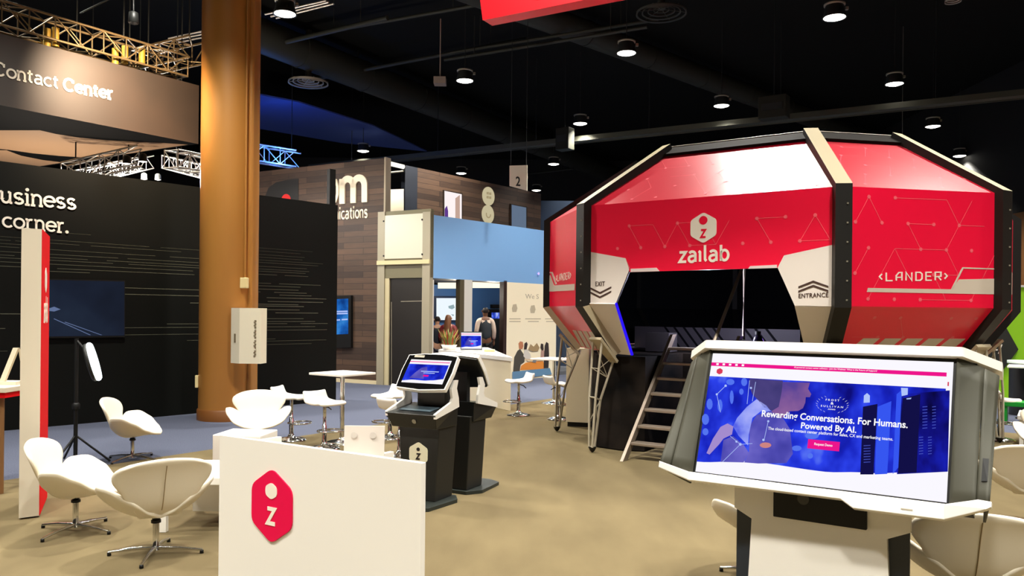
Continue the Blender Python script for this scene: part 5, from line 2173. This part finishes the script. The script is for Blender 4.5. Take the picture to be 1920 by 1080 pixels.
def skin_mesh(name, pts, edges, material, parent, h, loops=1):
    me = bpy.data.meshes.new(name)
    me.from_pydata([(p[0] * h, p[1] * h, p[2] * h) for p in pts], edges, [])
    me.materials.append(material)
    o = bpy.data.objects.new(name, me)
    COL.objects.link(o)
    o.parent = parent
    md = o.modifiers.new('skin', 'SKIN')
    md.use_smooth_shade = True
    for i, p in enumerate(pts):
        sv = me.skin_vertices[0].data[i]
        sv.radius = (p[3] * h, p[4] * h)
        sv.use_root = i == 0
    sd = o.modifiers.new('smooth', 'SUBSURF')
    sd.levels = sd.render_levels = loops
    return o


def person(label, loc, rz, h, skin, top, vest, legs, hair, long_hair, bend=0.0):
    t = thing('person', label, 'person', loc, rz, None)
    pts = [(0, 0, .53, .082, .062), (0, .0, .62, .075, .055), (0, .0, .74, .092, .06), (0, 0, .81, .06, .045), (0, 0, .85, .03, .03), (0, .01, .885, .042, .05),
           (0, .012, .935, .046, .058), (0, .008, .975, .03, .04)]
    ed = [(i, i + 1) for i in range(7)]

    def chain(start, l):
        a = start
        for q in l:
            pts.append(q)
            ed.append((a, len(pts) - 1))
            a = len(pts) - 1
        return a
    for s in (-1, 1):
        w = chain(3, [(s * .1, 0, .80, .036, .036), (s * .128, -.01, .65, .026, .026), (s * .135, .05 + bend * .06, .52 + bend * .1, .019, .017), (s * .136, .06 + bend * .08, .48 + bend * .1, .022, .012)])
        x, y, z = pts[w][:3]
        for k in range(4):
            chain(w, [(x + s * .002, y - .014 + .011 * k, z - .028, .0052, .0052), (x - s * .006, y - .012 + .011 * k + .004, z - .050 + .004 * abs(k - 1.5), .0045, .0045)])
        chain(w - 1, [(x - s * .008, y + .022, z + .012, .006, .006), (x - s * .012, y + .03, z - .014, .005, .005)])
        chain(0, [(s * .052, 0, .48, .056, .058), (s * .058, .006, .27, .036, .038), (s * .06, -.012, .055, .024, .026), (s * .066, .075, .022, .022, .014)])
    skin_mesh('body', pts, ed, skin, t, h)
    # nose and ears
    m = LB()
    m.lathe([(.0, .0), (.009 * h, .004 * h), (.004 * h, .03 * h), (0, .032 * h)], (0, .062 * h, .918 * h), 8)
    for s in (-1, 1):
        m.lathe([(.0, -.018 * h), (.008 * h, -.006 * h), (.009 * h, .008 * h), (0, .018 * h)], (s * .047 * h, .004 * h, .93 * h), 8)
    m.build('face_features', skin, t)
    # top with sleeves
    p2 = [(0, 0, .52, .094, .074), (0, 0, .62, .086, .066), (0, 0, .74, .102, .07), (0, 0, .815, .06, .052), (0, 0, .84, .036, .036)]
    e2 = [(0, 1), (1, 2), (2, 3), (3, 4)]
    for s in (-1, 1):
        k = len(p2)
        p2 += [(s * .1, 0, .80, .045, .045), (s * .128, -.01, .65, .034, .034), (s * .135, .045 + bend * .055, .535 + bend * .09, .028, .027)]
        e2 += [(3, k), (k, k + 1), (k + 1, k + 2)]
    skin_mesh('shirt', p2, e2, top, t, h)
    if vest:
        p3 = [(0, 0, .50, .1, .08), (0, 0, .62, .096, .075), (0, 0, .74, .112, .08), (0, 0, .80, .088, .062), (0, 0, .825, .05, .045)]
        skin_mesh('vest', p3, [(0, 1), (1, 2), (2, 3), (3, 4)], vest, t, h)
    p4 = [(0, 0, .54, .088, .07)]
    e4 = []
    for s in (-1, 1):
        k = len(p4)
        p4 += [(s * .052, 0, .48, .064, .066), (s * .058, .006, .27, .046, .048), (s * .06, -.012, .07, .038, .04)]
        e4 += [(0, k), (k, k + 1), (k + 1, k + 2)]
    skin_mesh('trousers', p4, e4, legs, t, h)
    if long_hair:
        p5 = [(0, .0, .985, .03, .03), (0, -.008, .955, .052, .06), (0, -.03, .90, .056, .046), (0, -.055, .83, .062, .034), (0, -.066, .76, .052, .026), (0, -.064, .70, .03, .018)]
    else:
        p5 = [(0, .0, .985, .026, .03), (0, -.002, .958, .049, .06), (0, -.018, .918, .046, .044), (0, -.024, .90, .03, .024)]
    skin_mesh('hair', p5, [(i, i + 1) for i in range(len(p5) - 1)], hair, t, h)
    for s in (-1, 1):
        m = LB()
        m.grid([[Vector((s * .066 * h + math.cos(a) * r * .035 * h, .035 * h + math.sin(a) * r * .075 * h, (.045 - .043 * r ** 3) * h)) for a in [2 * PI * k / 14 for k in range(14)]] for r in (.02, .5, .8, .95, 1)], 0, True, True)
        m.build('shoe', mat('shoe_black', (20, 18, 18), .4), t, solidify=.004)
    return t


skin_dark = mat('skin_brown', (112, 74, 52), .5)
skin_fair = mat('skin_fair', (206, 158, 128), .5)


def stand(px, back):
    p = fa.px(px, 600) - fa.n * back
    # slide back along the sight line so the column of the photo is kept
    d = ray(px, 600)
    p = CAM + d * ((p - CAM).y / d.y)
    return (p.x, p.y, .1)


person('man in a dark vest and pale shirt sleeves seen from behind in the blue booth', stand(910, .75), .25, 1.84,
       skin_dark, mat('shirt_pale', (226, 204, 184), .6), mat('vest_slate', (44, 52, 58), .7), mat('trousers_dark', (34, 32, 32), .7), mat('hair_black', (34, 24, 20), .6), False)
person('woman with long brown hair and a dark red top in the blue booth', stand(841, .5), -.2, 1.64,
       skin_fair, mat('top_red', (122, 26, 34), .6), None, mat('trousers_dark', (34, 32, 32), .7), mat('hair_brown', (116, 74, 46), .45), True, .6)
person('person in a dark navy jacket half hidden by the booth post', stand(820, 1.25), .3, 1.60,
       skin_fair, mat('jacket_navy', (30, 34, 46), .6), None, mat('trousers_grey', (74, 76, 92), .7), mat('hair_black', (34, 24, 20), .6), False)

# ------------------------------------------------------------------ ceiling services
def at_z(px, py, z):
    d = ray(px, py)
    return CAM + d * ((z - EYE) / d.z)


tray_m = mat('tray_dark', (70, 70, 58), .5, .3)
a, b = at_z(735, 299, 7.6), at_z(1925, 176, 7.6)
t = thing('cable_tray', 'long dark cable tray crossing the ceiling above the pod', 'cable tray', a)
d_ = (b - a).normalized()
s_ = d_.cross(UP) * .22
a2, b2 = a - d_ * 4, b + d_ * 4
for s in (-1, 1):
    m = MB()
    m.prism([a2 + s_ * s - UP * .08, b2 + s_ * s - UP * .08, b2 + s_ * s + UP * .08, a2 + s_ * s + UP * .08], s_.normalized() * .03)
    m.build('side_rail', tray_m, t)
m = MB()
m.prism([a2 + s_ * .9 - UP * .05, b2 + s_ * .9 - UP * .05, b2 - s_ * .9 - UP * .05, a2 - s_ * .9 - UP * .05], UP * .02)
m.build('tray_bed', tray_m, t)
for k in range(7):
    c = a2 + (b2 - a2) * (k + .5) / 7
    MB().tube([c, Vector((c.x, c.y, CEIL))], .015, 5).build('hanger_wire', dark_metal, t)
box_m = mat('box_olive', (38, 38, 30), .6, spec=.2)
for px, py, w, h, lab in ((1072, 266, .62, .72, 'square dark speaker box hanging under the left half of the tray'), (1460, 209, .95, .62, 'wide dark box fixed to the tray above the pod')):
    c = at_z(px, py, 7.5)
    t = thing('tray_box', lab, 'box', c, HALL)
    if px < 1200:
        c2 = c - UP * .45
    LB().box((0, -.45, -.0), (w * .8, .4, h)).build('housing', box_m, t, bevel=.02)
    LB().box((0, -.66, .0), (w * .6, .02, h * .3)).build('front_panel', dark_metal, t)
    LB().tube([(0, -.3, 0), (0, -.18, 0)], .04, 8).build('bracket', dark_metal, t)
    LB().tube([(0, -.45, h / 2 - .01), (0, -.45, CEIL - c.z)], .015, 6).build('hanger_rod', dark_metal, t)
for k, (p1, p2, z, r, lab) in enumerate((((560, 95), (1010, 272), 9.8, .5, 'fat black ventilation duct running from the column top to the pod'),
                                        ((960, 10), (1560, 236), 10.0, .36, 'black ventilation duct behind the pod roof, higher up'))):
    a, b = at_z(*p1, z), at_z(*p2, z)
    d_ = (b - a).normalized()
    t = thing('ventilation_duct', lab, 'duct', a)
    a2, b2 = a - d_ * 3, b + d_ * 10
    MB().tube([a2, b2], r, 24).build('pipe', duct_black, t)
    n = int((b2 - a2).length / 3)
    for i in range(1, n):
        c = a2 + d_ * i * 3
        MB().tube([c - d_ * .03, c + d_ * .03], r + .02, 24).build('joint_ring', duct_black, t)
    for f in (.2, .5, .8):
        c = a2 + (b2 - a2) * f
        MB().tube([c, Vector((c.x, c.y, CEIL))], .02, 5).build('hanger_rod', dark_metal, t)
for k, (p1, p2, z, r, lab) in enumerate((((600, 62), (880, 12), 9.9, .05, 'thin black conduit left of the red hanging sign'),
                                        ((870, 95), (1200, 42), 9.6, .05, 'thin black conduit below the red hanging sign'),
                                        ((860, 108), (1180, 56), 9.4, .05, 'second thin black conduit below the red hanging sign'),
                                        ((480, 92), (700, 40), 9.7, .07, 'black pipe right of the column top'),
                                        ((610, 145), (960, 78), 9.8, .06, 'long black pipe passing behind the red hanging sign'),
                                        ((990, 326), (1060, 318), 9.2, .05, 'far thin pipe beside the number sign'),
                                        ((1690, 288), (1850, 272), 9.0, .05, 'far thin pipe right above the pod shoulder'))):
    a, b = at_z(*p1, z), at_z(*p2, z)
    d_ = (b - a).normalized()
    m = MB().tube([a - d_ * .5, b + d_ * .5], r, 8)
    for f in (.1, .9):
        c = a + (b - a) * f
        m.tube([c, Vector((c.x, c.y, CEIL - .03))], .012, 5)
    tag(m.build('conduit', duct_black), lab, 'pipe', 'ceiling conduits')
# ribbed panels of pale slats by the lamps
slat_m = mat('slat_pale', (190, 178, 164), .4, .3)
for lab, rows in (('pale parallel slats beside the lamp right of the column top', [((497, 27), (612, 1)), ((508, 31), (616, 4)), ((518, 34), (626, 7))]),
                  ('pale parallel slats above the truss left of the column', [((316, 72), (378, 59)), ((322, 76), (380, 64)), ((332, 80), (380, 70))])):
    a = at_z(*rows[0][0], 8.6)
    t = thing('slat_panel', lab, 'slats', a)
    for p1, p2 in rows:
        a, b = at_z(*p1, 8.6), at_z(*p2, 8.6)
        MB().tube([a, b], .022, 6).build('slat', slat_m, t)
    MB().tube([a, Vector((a.x, a.y, CEIL))], .01, 5).build('hanger_wire', dark_metal, t)
    MB().tube([b, Vector((b.x, b.y, CEIL))], .01, 5).build('hanger_wire', dark_metal, t)
# added panel: blue light wash of the far ceiling put into its colour
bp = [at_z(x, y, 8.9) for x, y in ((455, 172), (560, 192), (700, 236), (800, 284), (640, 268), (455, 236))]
tag(MB().prism(bp, UP * .05).build('blue_wash_panel', mat('blue_wash_tint', (46, 66, 124), .85)), 'blue light wash under the far ceiling right of the column, added as a panel', 'panel')
# round air diffusers
diff_m = mat('diffuser_grey', (140, 132, 116), .45, .2)
for px, py, r, lab, mt in ((578, 157, .62, 'round ringed air diffuser right of the column', diff_m), (1240, 27, .60, 'round dark air diffuser beside the red hanging sign', duct_black), (1787, 4, .17, 'small round ringed fitting at the top right', diff_m)):
    c = at_z(px, py, 8.9)
    t = thing('air_diffuser', lab, 'air vent', c, 0, 'round air diffusers')
    for k in range(4):
        q = r * (1 - k * .23)
        LB().lathe([(q * .93, .02 + .03 * k), (q, .0 + .03 * k), (q * .985, .06 + .03 * k)], seg=36, caps=False).build('ring', mt, t)
    for k in range(3):
        a_ = k * PI / 3
        LB().tube([(r * math.cos(a_), r * math.sin(a_), .06), (0, 0, .13), (-r * math.cos(a_), -r * math.sin(a_), .06)], .012, 6).build('strut', mt, t)
    LB().tube([(0, 0, .12), (0, 0, CEIL - 8.93)], r * .16, 12).build('neck', duct_black, t)
c = at_z(825, 160, 8.6)
tag(MB().box(c + UP * .12, (.36, .36, .2)).tube([c + UP * .2, Vector((c.x, c.y, CEIL))], .02, 6).build('ceiling_box', mat('box_taupe', (150, 130, 116), .5)),
    'small square ceiling box left of the lamp in the middle', 'box')
# thin hanging cable right above the pod
a = at_z(1692, 210, 8.0)
tag(MB().tube([Vector((a.x, a.y, CEIL)), a, at(1692, 262, a.y)], .012, 5).build('hanging_cable', mat('cable_grey', (90, 88, 80), .5)), 'thin cable hanging down to the right shoulder of the pod', 'cable')

# red hanging sign at the top of the photo
c0 = at(905, 38, 9.0)
c1 = at_z(1095, 0, c0.z)
dS = (c1 - c0).normalized()
bS = Vector((-dS.y, dS.x, 0))
if bS.y < 0:
    bS = -bS
t = thing('hanging_sign', 'red hanging sign with a white hexagon cut by the top edge', 'sign', c0)
Ls = 2.6
m = MB()
m.prism([c0, c0 + dS * Ls, c0 + dS * (Ls + .2) + UP * 1.3, c0 - dS * .2 + UP * 1.3], bS * .2)
m.build('fabric_box', mat('hanging_red', (214, 8, 24), .45), t, bevel=.012)
ps = Plane(c0, -bS)
m = MB()
hc = ps.px(1010, 2.5) + UP * .36
m.prism([hc + dS * x + UP * y - bS * .005 for x, y in hexagon(.62, .71, .1)], bS * .004)
m.build('logo_hexagon', white_ink, t)
m = MB()
put_text(m, stroke_text('z', .26), hc - dS * .08 - UP * .18 - bS * .005, hc + dS * .08 - UP * .18 - bS * .005, hc - dS * .08 - bS * .005, -bS * .003)
m.build('logo_mark', magenta_red, t)
for f in (.15, .85):
    c = c0 + dS * Ls * f + UP * 1.3 + bS * .1
    MB().tube([c, Vector((c.x, c.y, CEIL))], .008, 5).build('hanger_wire', dark_metal, t)

# ------------------------------------------------------------------ everything on the booth carpet stands on its top
rug2 = [(q.x, q.y) for q in rug]
for o in list(COL.objects):
    if o.parent is None and o.type in {'EMPTY', 'MESH'} and o.name not in ('booth_carpet', 'column', 'booth_platform') and o.get('kind') != 'structure':
        if o.type == 'EMPTY' and o.location.z < .011 and (in_poly(o.location.x, o.location.y, rug2) or o.name == 'reception_counter'):
            o.location.z += .006
        elif o.type == 'MESH' and o.name.startswith('plinth'):
            o.location.z += .006
